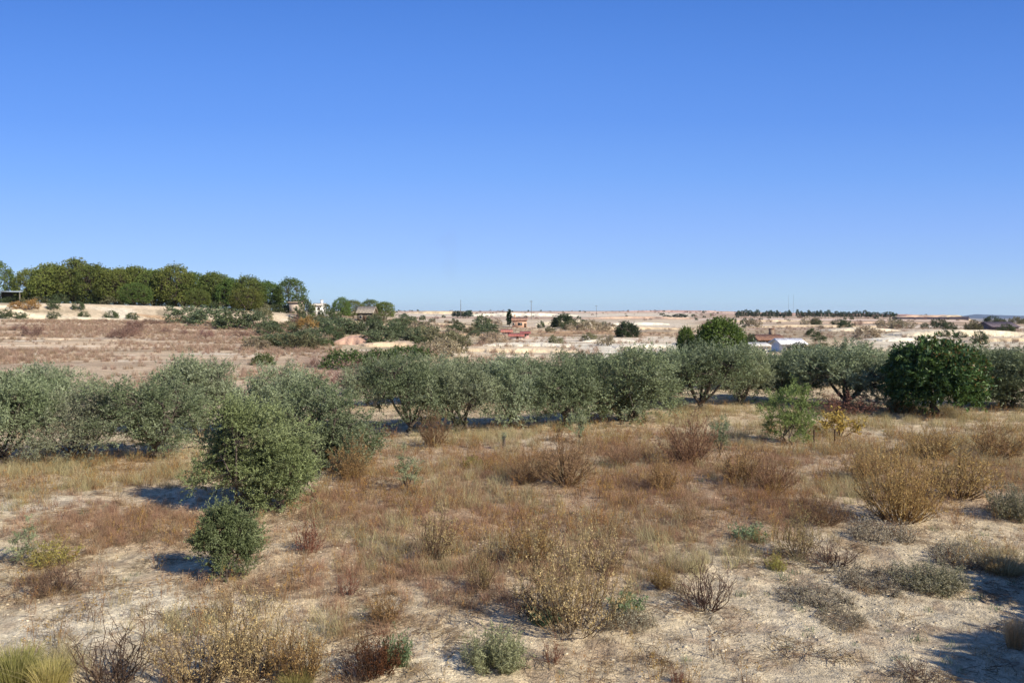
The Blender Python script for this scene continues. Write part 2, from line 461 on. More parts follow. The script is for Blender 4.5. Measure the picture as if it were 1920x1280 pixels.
# ------------------------------------------------------------------ earth banks of the terraces
def bank(name, px0, px1, ytop, ytoe, col, d=None, slope=1.3, depth=14.0, wob=1.5, top=None):
    """a terrace bank: toe on the ground, steep face, level top that runs back into the ground"""
    pm = (px0 + px1) / 2
    if d is None: d = ground_at(pm, ytoe)[1]
    n = max(12, int((px1 - px0) / 4))
    xs = np.linspace(px0, px1, n)
    g = Geo()
    rows = []
    endf = np.minimum(1, np.minimum(np.arange(n), np.arange(n)[::-1]) / max(2.0, n * 0.33)) ** 0.6
    H = 0.78 * (ytoe - ytop) * d / F
    dd = d * (1 + 0.03 * (fbm(xs * 0.02, xs * 0 + d, 31) - 0.5))
    H = H * endf * (0.85 + 0.3 * fbm(xs * 0.05, xs * 0 + d * 1.3, 32))
    X0 = (xs - 960) / F * d
    prof = [(0, -0.4), (0.35, 0.42), (0.62, 0.8), (1.0, 1.0), (1.6, 1.04), (3.2, 0.9), (5.0, -0.5)]
    cs = []
    for a, b in prof:
        off = a * slope * max(H.max(), 0.3) if a <= 1 else slope * H.max() + (a - 1) * depth / 4
        jx = 0.25 * H.max() * (noise(xs * 0.13, xs * 0 + a * 7 + d, 33) - 0.5)
        Yc = dd + off + jx
        zg = terrain(X0, Yc)
        Zc = terrain(X0, dd) + H * b if b > 0 else zg - 0.4
        rows.append(np.stack([X0, Yc, np.where(H > 0.02, Zc, zg - 0.2)], -1))
        base = hexc(top) if (top and a > 1) else hexc(col)
        cs.append(base[None] * (0.85 + 0.3 * noise(xs * 0.21, xs * 0 + a * 5 + d, 34))[:, None])
    V = np.concatenate(rows); C = np.concatenate(cs)
    k = len(prof)
    i = np.arange(k - 1)[:, None] * n; j = np.arange(n - 1)[None]
    Q = np.stack([i + j, i + j + 1, i + n + j + 1, i + n + j], -1).reshape(-1, 4)
    g.add(V, Q, C)
    return put(name, g.mesh(name, M_BANK, False), kind='structure')

CREAM = '#d5c5a5'; CREAM2 = '#c2ad8c'; PINKB = '#bfa287'; TAN = '#a98e6f'; WHITE = '#e2d6ba'
for b in [(-60, 240, 589, 598, CREAM, None), (230, 420, 594, 601, TAN, None), (370, 560, 613, 617, '#b39980', None), (-200, 330, 633, 636, '#b8a488', None),
          (640, 720, 627, 633, TAN, None), (660, 800, 641, 651, '#c2aa8a', None),
          (830, 1090, 652, 661, '#d6c09c', None), (900, 1080, 644, 650, WHITE, None), (1090, 1200, 636, 641, WHITE, None), (1150, 1275, 646, 653, WHITE, None),
          (1280, 1330, 640, 650, CREAM, None),
          (760, 960, 624, 628, TAN, None), (800, 940, 609, 613, CREAM2, None), (1000, 1130, 598, 609, CREAM, None), (990, 1300, 611, 618, CREAM2, None),
          (1130, 1260, 603, 609, WHITE, None), (1180, 1300, 618, 623, '#8d7f6b', None),
          (860, 1090, 588, 595, WHITE, 760), (750, 900, 588, 594, CREAM2, 900), (1090, 1310, 592, 597, PINKB, 600),
          (1320, 1560, 599, 603, CREAM2, None), (1380, 1700, 608, 613, CREAM2, None), (1500, 1760, 603, 606, PINKB, None),
          (1560, 1700, 613, 621, CREAM, None), (1690, 1960, 616, 630, CREAM, None), (1650, 1760, 633, 639, WHITE, None), (1820, 1990, 632, 640, CREAM2, None),
          (1680, 1830, 600, 608, PINKB, 700), (1760, 1825, 601, 610, CREAM2, 640),
          (1330, 1900, 593, 597, '#a8877b', 900), (1150, 1420, 587, 590, '#a98d80', 1150)]:
    bank('earth_bank', b[0], b[1], b[2], b[3], b[4], b[5])

# ------------------------------------------------------------------ plant kinds
def sphere_dirs(rng, n, zmin=-0.5):
    v = nrm(rng.normal(size=(n * 4, 3)))
    v = v[v[:, 2] > zmin][:n]
    return v

def lobes(rng, D, k=7, amp=0.3, sharp=5):
    L = nrm(rng.normal(size=(k, 3)) + [0, 0, 0.3])
    a = rng.uniform(-0.6, 1, k) * amp
    return 1 + (np.exp(sharp * (D @ L.T - 1)) * a).sum(1)

def tree(seed, H, W, trunk_h, n_clump, n_shoot, n_leaf, shoot_len, leaf, cols, mat, bark='#5f554a',
         zmin=-0.45, amp=0.3, upward=0.5, fill=0.45, trunk_r=0.13, limbs=5, stems=1, clump_r=0.3, spread=0.8,
         flat=1.0, accent=None, names=('trunk', 'crown'), subs=None):
    """trunk and limbs as one mesh, crown of many leaf faces on radiating shoots as another"""
    rng = np.random.default_rng(seed)
    rz = (H - trunk_h) / (1 - zmin) ; cz = H - rz
    rx = W / 2
    D = sphere_dirs(rng, n_clump, zmin)
    rad = (fill + (1 - fill) * rng.random(len(D)) ** 0.45) * lobes(rng, D, 8, amp)
    E = np.array([rx * 0.88, rx * 0.88, rz * 0.9 * flat])
    Pc = D * rad[:, None] * E + [0, 0, cz]
    if subs is not None:      # crown made of several uneven masses: (x, y, z, radius) as shares of width and height
        if isinstance(subs, int):
            k = subs; a0 = rng.uniform(0, 6.28)
            az = a0 + np.arange(k) * 2 * math.pi / k + rng.normal(size=k) * 0.35; ro = rng.uniform(0.16, 0.3, k)
            subs = np.stack([np.cos(az) * ro, np.sin(az) * ro, rng.uniform(0.2, 0.7, k), rng.uniform(0.2, 0.28, k)], -1)
            subs = np.vstack([subs, [0, 0, 0.55, 0.26]])
        subs = np.array(subs, float)
        wgt = subs[:, 3] ** 2; bi = rng.choice(len(subs), len(D), p=wgt / wgt.sum())
        cen = subs[bi, :3] * [W, W, H]; br = subs[bi, 3:4] * [W, W, H * 0.95]
        Pc = cen + D * (rad[:, None] / rad.mean() * 0.85) * br
        Pc[:, 2] = np.maximum(Pc[:, 2], 0.09 * H)
    # wood
    g = Geo(); bc = hexc(bark)
    bases = [np.array([rng.normal() * 0.10 * (stems > 1), rng.normal() * 0.10 * (stems > 1), -0.15]) for _ in range(stems)]
    limb_pts = []
    P = []; R = []
    for b in bases:
        t = np.array([b[0] * 2 + rng.normal() * 0.08, b[1] * 2 + rng.normal() * 0.08, max(trunk_h * 1.1, 0.25)])
        k = np.linspace(0, 1, 6)[:, None]
        path = b * (1 - k) + t * k + np.concatenate([rng.normal(size=(6, 2)) * 0.03, np.zeros((6, 1))], 1)
        P.append(path); R.append(np.array([1.45, 1.1, 1, 0.95, 0.9, 0.85]) * trunk_r)
        for l in range(max(2, limbs // stems)):
            az = (l + rng.random()) * 2 * math.pi / max(2, limbs // stems)
            e = np.array([math.cos(az) * rx * 0.5, math.sin(az) * rx * 0.5, cz + rz * rng.uniform(-0.15, 0.4)])
            m = (t + e) / 2 + [0, 0, -0.12 * rz] + rng.normal(size=3) * 0.06 * rx
            q = np.linspace(0, 1, 6)[:, None]
            pth = (1 - q) ** 2 * t + 2 * q * (1 - q) * m + q * q * e
            P.append(pth); R.append(np.linspace(0.6, 0.22, 6) * trunk_r)
            limb_pts += [pth[2], pth[4], pth[5]]
    tubes(g, np.array(P), np.array(R), bc * 1.0, 7)
    LP = np.array(limb_pts)
    j = ((Pc[:, None] - LP[None]) ** 2).sum(-1).argmin(1)
    A = LP[j]; q = np.linspace(0, 1, 5)[None, :, None]
    M = (A + Pc) / 2 + rng.normal(size=Pc.shape) * 0.08 * rx
    BP = (1 - q) ** 2 * A[:, None] + 2 * q * (1 - q) * M[:, None] + q * q * Pc[:, None]
    BR = np.repeat(np.linspace(0.16, 0.05, 5)[None] * trunk_r, len(Pc), 0)
    tubes(g, BP, BR, bc * 0.9, 3)
    wood = g.mesh(names[0], M_BARK, True)
    # leaves
    g = Geo()
    nC = len(Pc); n = nC * n_shoot
    out = nrm((Pc - (cen if subs is not None else [0, 0, cz])) / E)
    so = np.repeat(Pc, n_shoot, 0) + rng.normal(size=(n, 3)) * clump_r * rx * 0.33
    sd_ = nrm(np.repeat(out, n_shoot, 0) * 0.7 + np.array([0, 0, upward]) + rng.normal(size=(n, 3)) * spread)
    sl = shoot_len * rng.uniform(0.5, 1.3, n)
    s_ = rng.random((n, n_leaf)) ** 0.8
    lp = so[:, None] + sd_[:, None] * (sl[:, None] * s_)[..., None]
    lp[..., 2] += -0.10 * sl[:, None] * s_ ** 2
    ld = nrm(sd_[:, None] * 0.8 + rng.normal(size=(n, n_leaf, 3)) * 0.7)
    cc = pick(rng, cols, nC, 0.2)
    C = np.repeat(np.repeat(cc, n_shoot, 0), n_leaf, 0) * 0.6 + pick(rng, cols, n * n_leaf, 0.25) * 0.4
    if accent is not None:
        acol, az, frac = accent
        fac = (nrm(lp.reshape(-1, 3) - [0, 0, cz]) @ nrm(np.array(az)) > 0.45) & (rng.random(n * n_leaf) < frac)
        C[fac] = hexc(acol) * rng.uniform(0.7, 1.2, (fac.sum(), 1))
    LL = leaf[0] * rng.uniform(0.7, 1.3, n * n_leaf); LW = leaf[1] * rng.uniform(0.7, 1.3, n * n_leaf)
    leaves(g, lp.reshape(-1, 3), ld.reshape(-1, 3), LL, LW, C, rng)
    # the thin green shoots themselves
    q = np.linspace(0, 1, 3)[None, :, None]
    SP_ = so[:, None] + sd_[:, None] * sl[:, None, None] * q
    LPf = lp.reshape(-1, 3)
    H = float(np.percentile(LPf[:, 2], 99.3)); W = 2 * float(np.percentile(np.abs(LPf[:, 0]), 98.5))
    crown = g.mesh(names[1], mat)
    return [(names[0], wood), (names[1], crown)], H, W

OLIVE_C = ['#868e68', '#5f6947', '#acb192', '#8f9670']
OLIVE_D = ['#78825c', '#525d3e', '#9aa17f', '#68744d']
OLIVE_G = ['#717b4c', '#868f5c', '#566139', '#969d72']
olives = [tree(100 + i, 3.2, 3.5, [0.25, 0.15, 0.35, 0.2, 0.3][i], 205, 11, 18, 0.46, (0.085, 0.024), OLIVE_C if i % 2 else OLIVE_D, M_OLIVE,
               amp=0.4, zmin=-0.8, upward=1.0, fill=0.5, clump_r=0.17, subs=[6, 5, 7, 5, 6][i], stems=[2, 1, 1, 2, 3][i], trunk_r=0.1, limbs=6) for i in range(5)]
olive_bush = [tree(120 + i, 2.6, 3.6, 0.1, 130, 11, 20, 0.5, (0.085, 0.022), [OLIVE_C, ['#858a6c', '#6f755a', '#9a9e84', '#878868']][i], M_OLIVE,
                   amp=0.35, zmin=-0.75, upward=0.7, stems=3, trunk_r=0.07, subs=6) for i in range(2)]
olive_front = tree(137, 3.0, 3.1, 0.3, 300, 14, 20, 0.42, (0.065, 0.02), OLIVE_G, M_OLIVE, amp=0.4, zmin=-0.8, upward=0.9, stems=3, trunk_r=0.07, clump_r=0.13, fill=0.4,
                   subs=[(0.02, 0, 0.62, 0.26), (-0.3, -0.05, 0.30, 0.15), (-0.2, 0.1, 0.5, 0.2), (0.22, -0.05, 0.42, 0.22), (0.12, 0.15, 0.3, 0.24), (-0.06, -0.1, 0.8, 0.16), (0.3, 0.1, 0.62, 0.13), (0.2, -0.1, 0.18, 0.16)])
olive_small = tree(131, 1.4, 1.35, 0.08, 170, 12, 18, 0.22, (0.045, 0.014), ['#667248', '#4b5834', '#868f66'], M_OLIVE, amp=0.5, zmin=-0.8, upward=1.1, stems=3, trunk_r=0.035, clump_r=0.2, fill=0.35,
                   subs=[(0, 0, 0.55, 0.25), (-0.22, 0, 0.42, 0.2), (0.2, 0.05, 0.6, 0.2), (0.1, -0.1, 0.3, 0.24), (-0.08, 0.05, 0.78, 0.15), (0.28, 0, 0.4, 0.12)])
sapling_green = tree(132, 2.2, 1.5, 0.15, 80, 12, 18, 0.34, (0.07, 0.02), ['#7d8a4a', '#6b7a40', '#95a060', '#858e54'], M_OLIVE, amp=0.5, zmin=-0.8, upward=1.1, stems=3, trunk_r=0.035, clump_r=0.3, fill=0.2)
sapling_grey = [tree(133 + i, 1.5, 0.7, 0.2, 22, 9, 14, 0.26, (0.06, 0.018), ['#8b946c', '#737e56', '#a3a984'], M_OLIVE, amp=0.6, zmin=-0.8, upward=1.3, stems=1, trunk_r=0.025, clump_r=0.35, fill=0.1) for i in range(2)]
dark_tree = tree(140, 3.2, 4.0, 0.75, 320, 10, 12, 0.26, (0.17, 0.062), ['#415632', '#2c4026', '#5c743c', '#7b8b42', '#344e30'], M_LEAF, amp=0.1, zmin=-0.45, upward=0.1, trunk_r=0.14, spread=1.0, fill=0.7,
                 accent=('#7f6038', (0.5, -0.3, 0.75), 0.14))
round_tree = tree(141, 4.2, 5.6, 0.1, 330, 9, 12, 0.32, (0.18, 0.09), ['#55662e', '#67782f', '#43541f', '#7a863e'], M_LEAF, amp=0.07, zmin=-0.6, upward=0.1, fill=0.85, trunk_r=0.2, spread=1.0)
carob = tree(142, 3.2, 5.0, 0.05, 120, 8, 10, 0.5, (0.26, 0.12), ['#33402a', '#455232', '#27331f', '#56603c'], M_LEAF, amp=0.16, zmin=-0.5, upward=0.1, fill=0.75, trunk_r=0.2, spread=1.0)
PINE_C = ['#6c793c', '#566734', '#828a44', '#485a2e', '#747f40']
pines = [tree(150 + i, 10.5, 8.5, [1.6, 1.0, 2.0, 0.5][i], 330, 8, 8, 0.28, (0.27, 0.11), PINE_C, M_PINE, bark='#5d5045', amp=0.13, zmin=[-0.5, -0.7, -0.45, -0.8][i],
              upward=0.3, fill=0.84, trunk_r=0.22, clump_r=0.26, limbs=6) for i in range(4)]
far_pine = tree(155, 8.0, 6.5, 2.2, 45, 5, 6, 0.9, (0.9, 0.35), ['#4f5f4a', '#3d4c3e', '#5f6c50'], M_PINE, amp=0.3, zmin=-0.3, trunk_r=0.2, fill=0.5)
cypress = tree(156, 8.0, 1.7, 0.1, 90, 6, 6, 0.5, (0.5, 0.14), ['#34432c', '#28361f', '#45523a'], M_PINE, amp=0.1, zmin=-0.9, upward=1.5, fill=0.5, trunk_r=0.12, limbs=2)
far_bush = [tree(160 + i, 2.6, 4.0, 0.05, 55, 6, 8, 0.55, (0.32, 0.11), c, M_OLIVE, amp=0.4, zmin=-0.5, upward=0.5, trunk_r=0.08, stems=2)
            for i, c in enumerate([['#636e4c', '#4b573c', '#7c8462'], ['#4e5a3a', '#3b472e', '#68714a'], ['#7d7a58', '#6a6848', '#8f8a68']])]
dark_bush = tree(165, 1.6, 4.6, 0.02, 70, 6, 9, 0.45, (0.22, 0.10), ['#4c5a30', '#3a4826', '#606c3a'], M_LEAF, amp=0.2, zmin=-0.3, upward=0.4, trunk_r=0.05, stems=2, fill=0.7)
almond_gold = tree(166, 3.4, 3.8, 0.4, 60, 7, 8, 0.5, (0.24, 0.09), ['#b08a4e', '#9a7a48', '#b59a60', '#8d7a4c'], M_DRY, amp=0.4, zmin=-0.4, trunk_r=0.1)
almond_bare = tree(167, 3.0, 3.8, 0.4, 70, 9, 5, 0.55, (0.22, 0.035), ['#8e6f60', '#7d6356', '#a08070'], M_DRY, bark='#6a564c', amp=0.35, zmin=-0.4, upward=0.9, trunk_r=0.12)
low_scrub = [tree(170 + i, 1.2, 2.6, 0.02, 40, 6, 8, 0.35, (0.2, 0.07), c, M_DRY, amp=0.4, zmin=-0.3, upward=0.6, trunk_r=0.03, stems=2, fill=0.4, names=('woody_base', 'foliage'))
             for i, c in enumerate([['#6f6a4e', '#5c5942', '#86805e'], ['#a39378', '#8d7e66', '#b5a68a'], ['#8e9078', '#a0a088', '#767a62']])]

def shrub(seed, H, W, n_stem, n_twig, n_leaf, cstem, cleaf, leafsz=(0.03, 0.012), twig=0.16, lo=0.3, up=0.6, stem_r=0.006,
          curve=0.25, lean=(0, 0), mat=None, base_r=0.08, jit=0.05):
    """dry shrub: thin stems fanning from the base, side twigs, and small dry leaves and seed heads along them"""
    rng = np.random.default_rng(seed)
    az = rng.uniform(0, 2 * math.pi, n_stem)
    rr = rng.random(n_stem) ** 0.6
    b = np.stack([np.cos(az) * base_r * rr, np.sin(az) * base_r * rr, np.full(n_stem, -0.05)], -1)
    hh = H * rng.uniform(0.4, 1.0, n_stem) * (1 - 0.35 * rr ** 2)
    t = np.stack([np.cos(az) * W / 2 * rr + lean[0], np.sin(az) * W / 2 * rr + lean[1], hh], -1)
    K = 7
    q = np.linspace(0, 1, K)[None, :, None]
    m = (b + t) / 2 + np.stack([np.cos(az) * W * curve * 0.3, np.sin(az) * W * curve * 0.3, -H * 0.04 * np.ones(n_stem)], -1)
    P = (1 - q) ** 2 * b[:, None] + 2 * q * (1 - q) * m[:, None] + q * q * t[:, None]
    P += rng.normal(size=P.shape) * jit * H * q * (1 - 0.3 * q)
    g = Geo()
    cs = pick(rng, cstem, n_stem, 0.2)
    tubes(g, P, np.linspace(1.3, 0.45, K)[None] * stem_r * np.ones((n_stem, 1)), cs, 3)
    n = n_stem * n_twig
    s = lo + (1 - lo) * rng.random((n_stem, n_twig))
    f = s * (K - 1); i = np.clip(f.astype(int), 0, K - 2); w = (f - i)[..., None]
    ar = np.arange(n_stem)[:, None]
    tp = (P[ar, i] * (1 - w) + P[ar, i + 1] * w).reshape(-1, 3)
    td = nrm((P[ar, i + 1] - P[ar, i]).reshape(-1, 3) * 1.0)
    td = nrm(td * 0.8 + rng.normal(size=(n, 3)) * 0.5 + [0, 0, up * 0.5])
    tl = twig * rng.uniform(0.4, 1.3, n)
    q3 = np.linspace(0, 1, 4)[None, :, None]
    TP = tp[:, None] + td[:, None] * tl[:, None, None] * q3 + rng.normal(size=(n, 4, 3)) * 0.012 * q3
    tubes(g, TP, np.linspace(1, 0.5, 4)[None] * stem_r * 0.5 * np.ones((n, 1)), np.repeat(cs, n_twig, 0), 3)
    wood = g.mesh('stem_cluster', M_DRY)
    g = Geo()
    nl = n * n_leaf
    s = rng.random((n, n_leaf, 1)) ** 0.7
    lp = (tp[:, None] + td[:, None] * tl[:, None, None] * s).reshape(-1, 3)
    ld = nrm(np.repeat(td, n_leaf, 0) * 0.6 + rng.normal(size=(nl, 3)) * 0.8)
    C = np.repeat(pick(rng, cleaf, n, 0.15), n_leaf, 0) * 0.6 + pick(rng, cleaf, nl, 0.2) * 0.4
    leaves(g, lp, ld, leafsz[0] * rng.uniform(0.6, 1.4, nl), leafsz[1] * rng.uniform(0.6, 1.4, nl), C, rng)
    fol = g.mesh('foliage', mat or M_DRY)
    H = float(np.percentile(lp[:, 2], 98.5)); W = 2 * float(np.percentile(np.abs(lp[:, 0] - lean[0]), 97.5))
    return [('stem_cluster', wood), ('foliage', fol)], H, W

GOLD = ['#c09c62', '#ac8a54', '#ceb27a', '#987a4e']
BROWN = ['#a08060', '#8a6c50', '#b59872', '#7c624c']
YEL = ['#d0ba80', '#bca468', '#dccc9a', '#ae9466']
gold_shrub = [shrub(200 + i, 1.3, 1.3, 80, 9, 6, ['#94795a', '#7a634c'], GOLD, leafsz=(0.035, 0.013)) for i in range(3)]
brown_shrub = [shrub(210 + i, 1.3, 1.6, 90, 9, 5, ['#8c7054', '#725844', '#a88a66'], BROWN, leafsz=(0.035, 0.012), curve=0.1) for i in range(3)]
big_gold = shrub(220, 1.5, 2.4, 170, 10, 6, ['#96794f', '#a98c62', '#735c44'], ['#c8a46a', '#b4925a', '#d4b880', '#a07e50'], leafsz=(0.035, 0.012), curve=0.15, base_r=0.25)
yellow_shrub = [shrub(230 + i, 1.35, 1.5, 46, 9, 7, ['#867058', '#6e5a48', '#9c8464'], YEL, leafsz=(0.028, 0.012), twig=0.2, lo=0.35, stem_r=0.007, curve=0.35, jit=0.07) for i in range(2)]
front_shrub = shrub(240, 1.25, 1.9, 78, 10, 9, ['#8f7658', '#705c4a'], ['#ccb680', '#b89e6c', '#dccb9c', '#a0845a', '#c0a678'], leafsz=(0.028, 0.013), twig=0.16, lo=0.3, stem_r=0.005, curve=0.3, base_r=0.3, jit=0.06)
twig_shrub = [shrub(250 + i, 0.8, 1.0, 34, 9, 1, ['#6a5548', '#57463e', '#7c6656'], ['#8a7560', '#a69076'], leafsz=(0.02, 0.008), twig=0.2, lo=0.1, stem_r=0.007, curve=0.5, jit=0.08) for i in range(3)]
red_twig = [shrub(255 + i, 0.7, 0.6, 28, 8, 3, ['#8a5c48', '#744c3c'], ['#9c6a50', '#b08a6a'], leafsz=(0.025, 0.01), twig=0.14, lo=0.3, stem_r=0.004, curve=0.2) for i in range(2)]
lavender = [shrub(260 + i, 0.5, 0.8, 170, 6, 6, ['#7a7a5c', '#8c8c6a'], [['#989c76', '#aaae88', '#848a60'], ['#a39e80', '#8f8a6c', '#b2ac8e']][i], leafsz=(0.035, 0.009), twig=0.1, lo=0.15, stem_r=0.003, curve=0.5, base_r=0.1) for i in range(2)]
creeper = [shrub(265 + i, 0.22, 0.95, 90, 7, 5, ['#93826e', '#7c6c5c'], ['#aaa48c', '#969078', '#bab298', '#8f846e'], leafsz=(0.028, 0.012), twig=0.12, lo=0.2, stem_r=0.004, curve=0.9, base_r=0.2, jit=0.1) for i in range(3)]
dead_brown = shrub(270, 0.6, 0.8, 90, 8, 4, ['#5c3d2a', '#4a3224'], ['#85603f', '#966c48', '#70503a'], leafsz=(0.025, 0.01), twig=0.14, lo=0.15, stem_r=0.004, curve=0.4)
weed_yellow = shrub(275, 0.45, 0.6, 50, 6, 7, ['#97895a', '#837850'], ['#a8a050', '#bcb468', '#94904a'], leafsz=(0.028, 0.01), twig=0.1, lo=0.2, stem_r=0.003, curve=0.3)
weed_green = shrub(276, 0.3, 0.5, 40, 6, 8, ['#6c7a50', '#5c6a44'], ['#84946a', '#6d8058', '#9aa680'], leafsz=(0.03, 0.014), twig=0.09, lo=0.1, stem_r=0.003, curve=0.5)
vine_yellow = shrub(280, 1.3, 2.0, 26, 8, 5, ['#6a4a34', '#7d5a40'], ['#c8b658', '#d2c272', '#b8a04c', '#c4ac5c'], leafsz=(0.09, 0.07), twig=0.25, lo=0.45, stem_r=0.008, curve=0.4)
red_bush = shrub(281, 1.0, 1.6, 60, 9, 4, ['#7a5c4e', '#876856'], ['#987260', '#86604e', '#a8846c'], leafsz=(0.05, 0.02), twig=0.2, lo=0.2, stem_r=0.006)

def tussock(seed, H, W, n, cols, lean=0.5):
    rng = np.random.default_rng(seed)
    g = Geo()
    az = rng.uniform(0, 2 * math.pi, n); r = rng.random(n) ** 0.6
    h = H * rng.uniform(0.5, 1, n)
    b = np.stack([np.cos(az) * r * W * 0.22, np.sin(az) * r * W * 0.22, -0.03 * np.ones(n)], -1)
    K = 5; q = np.linspace(0, 1, K)[None, :, None]
    t = b + np.stack([np.cos(az) * W * 0.5 * lean * r, np.sin(az) * W * 0.5 * lean * r, h], -1) + rng.normal(size=(n, 3)) * 0.06 * H
    m = b * 0.6 + t * 0.4 + np.stack([np.zeros(n), np.zeros(n), 0.35 * h], -1)
    P = (1 - q) ** 2 * b[:, None] + 2 * q * (1 - q) * m[:, None] + q * q * t[:, None]
    c1 = pick(rng, cols, n, 0.15)
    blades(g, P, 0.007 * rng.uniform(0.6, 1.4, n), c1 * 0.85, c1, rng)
    return [('grass_blade_tuft', g.mesh('grass_blade_tuft', M_GRASS))], H, W
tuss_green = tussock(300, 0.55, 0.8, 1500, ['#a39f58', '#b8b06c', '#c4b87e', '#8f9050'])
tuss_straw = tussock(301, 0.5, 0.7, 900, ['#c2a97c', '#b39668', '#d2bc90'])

# ------------------------------------------------------------------ ground cover (scattered by geometry nodes, one object per kind)
def proto(name, me):
    return bpy.data.objects.new(name, me)      # stays unlinked: only its copies in the cover show

def grass_tuft(seed, n, H, spread, w, cols, heads=None):
    rng = np.random.default_rng(seed); g = Geo()
    az = rng.uniform(0, 2 * math.pi, n); r = rng.random(n) ** 0.5 * spread
    h = H * rng.uniform(0.35, 1, n)
    b = np.stack([np.cos(az) * r, np.sin(az) * r, -0.02 * np.ones(n)], -1)
    d = rng.normal(size=(n, 2)) * 0.35
    q = np.linspace(0, 1, 4)[None, :]
    P = np.stack([b[:, 0:1] + d[:, 0:1] * h[:, None] * q ** 1.6, b[:, 1:2] + d[:, 1:2] * h[:, None] * q ** 1.6, b[:, 2:3] + h[:, None] * q], -1)
    c = pick(rng, cols, n, 0.2)
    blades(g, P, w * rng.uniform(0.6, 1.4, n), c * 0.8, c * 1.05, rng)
    if heads:
        k = n // 3; nh = k * heads[1]
        tp = np.repeat(P[:k, -1], heads[1], 0) - np.array([0, 0, 1.0]) * rng.uniform(0, 0.35, (nh, 1)) * np.repeat(h[:k], heads[1])[:, None]
        tp += rng.normal(size=tp.shape) * 0.012
        leaves(g, tp, nrm(rng.normal(size=(nh, 3)) + [0, 0, 0.5]), 0.022 * rng.uniform(0.6, 1.4, nh), 0.010, pick(rng, heads[0], nh, 0.2), rng)
    return g.mesh('grass_tuft', M_GRASS)

def stone_mesh(seed, n=1):
    rng = np.random.default_rng(seed)
    import bmesh
    bm = bmesh.new(); bmesh.ops.create_icosphere(bm, subdivisions=1, radius=0.5)
    V = np.array([v.co for v in bm.verts]); Fc = np.array([[v.index for v in f.verts] for f in bm.faces]); bm.free()
    V = V * rng.uniform(0.75, 1.25, (len(V), 1)) * [1.2, 0.9, 0.6]
    g = Geo(); g.add(V, Fc, pick(rng, ['#b8a98c', '#a6977c', '#c4b699'], 1, 0.1)[0]); return g.mesh('stone', M_STONE)

def litter_mesh(seed, n=26):
    rng = np.random.default_rng(seed); g = Geo()
    a = rng.uniform(0, 2 * math.pi, n)
    c = np.concatenate([rng.normal(size=(n, 2)) * 0.12, 0.015 + rng.random((n, 1)) * 0.04], 1)
    d = np.stack([np.cos(a), np.sin(a), rng.normal(size=n) * 0.2], -1) * rng.uniform(0.03, 0.11, n)[:, None]
    q = np.linspace(-1, 1, 3)[None, :, None]
    P = c[:, None] + d[:, None] * q + rng.normal(size=(n, 3, 3)) * 0.006
    tubes(g, P, 0.0028 * np.ones((n, 3)), pick(rng, ['#8a735c', '#6d5a48', '#a58c6c', '#c2ab86'], n, 0.2), 3)
    return g.mesh('litter', M_DRY)

def scatter(name, pts, rot, scl, var, protos, label):
    """one object: mesh points that geometry nodes turn into copies of the proto meshes"""
    me = bpy.data.meshes.new(name); n = len(pts)
    me.vertices.add(n); me.vertices.foreach_set('co', pts.astype(np.float32).ravel())
    for an, ty, data in (('rz', 'FLOAT', rot), ('scl', 'FLOAT', scl), ('var', 'INT', var)):
        a = me.attributes.new(an, ty, 'POINT'); a.data.foreach_set('value', np.asarray(data, np.int32 if ty == 'INT' else np.float32))
    o = put(name, me, kind='stuff')
    o['label'] = label; o['category'] = 'ground cover'
    ng = bpy.data.node_groups.new(name, 'GeometryNodeTree')
    ng.interface.new_socket('Geometry', in_out='INPUT', socket_type='NodeSocketGeometry')
    ng.interface.new_socket('Geometry', in_out='OUTPUT', socket_type='NodeSocketGeometry')
    N = ng.nodes; L = ng.links
    gi = N.new('NodeGroupInput'); go = N.new('NodeGroupOutput'); jn = N.new('GeometryNodeJoinGeometry')
    def attr(an, ty):
        a = N.new('GeometryNodeInputNamedAttribute'); a.data_type = ty; a.inputs['Name'].default_value = an; return a.outputs['Attribute']
    rz = attr('rz', 'FLOAT'); sc_ = attr('scl', 'FLOAT'); vr = attr('var', 'INT')
    cx = N.new('ShaderNodeCombineXYZ'); L.new(rz, cx.inputs['Z'])
    for i, p in enumerate(protos):
        cmp_ = N.new('FunctionNodeCompare'); cmp_.data_type = 'INT'; cmp_.operation = 'EQUAL'
        L.new(vr, cmp_.inputs[2]); cmp_.inputs[3].default_value = i
        oi = N.new('GeometryNodeObjectInfo'); oi.inputs['Object'].default_value = p; oi.inputs['As Instance'].default_value = True
        ip = N.new('GeometryNodeInstanceOnPoints')
        L.new(gi.outputs[0], ip.inputs['Points']); L.new(cmp_.outputs[0], ip.inputs['Selection'])
        L.new(oi.outputs['Geometry'], ip.inputs['Instance']); L.new(cx.outputs[0], ip.inputs['Rotation']); L.new(sc_, ip.inputs['Scale'])
        L.new(ip.outputs[0], jn.inputs[0])
    L.new(jn.outputs[0], go.inputs[0])
    md = o.modifiers.new('cover', 'NODES'); md.node_group = ng
    return o

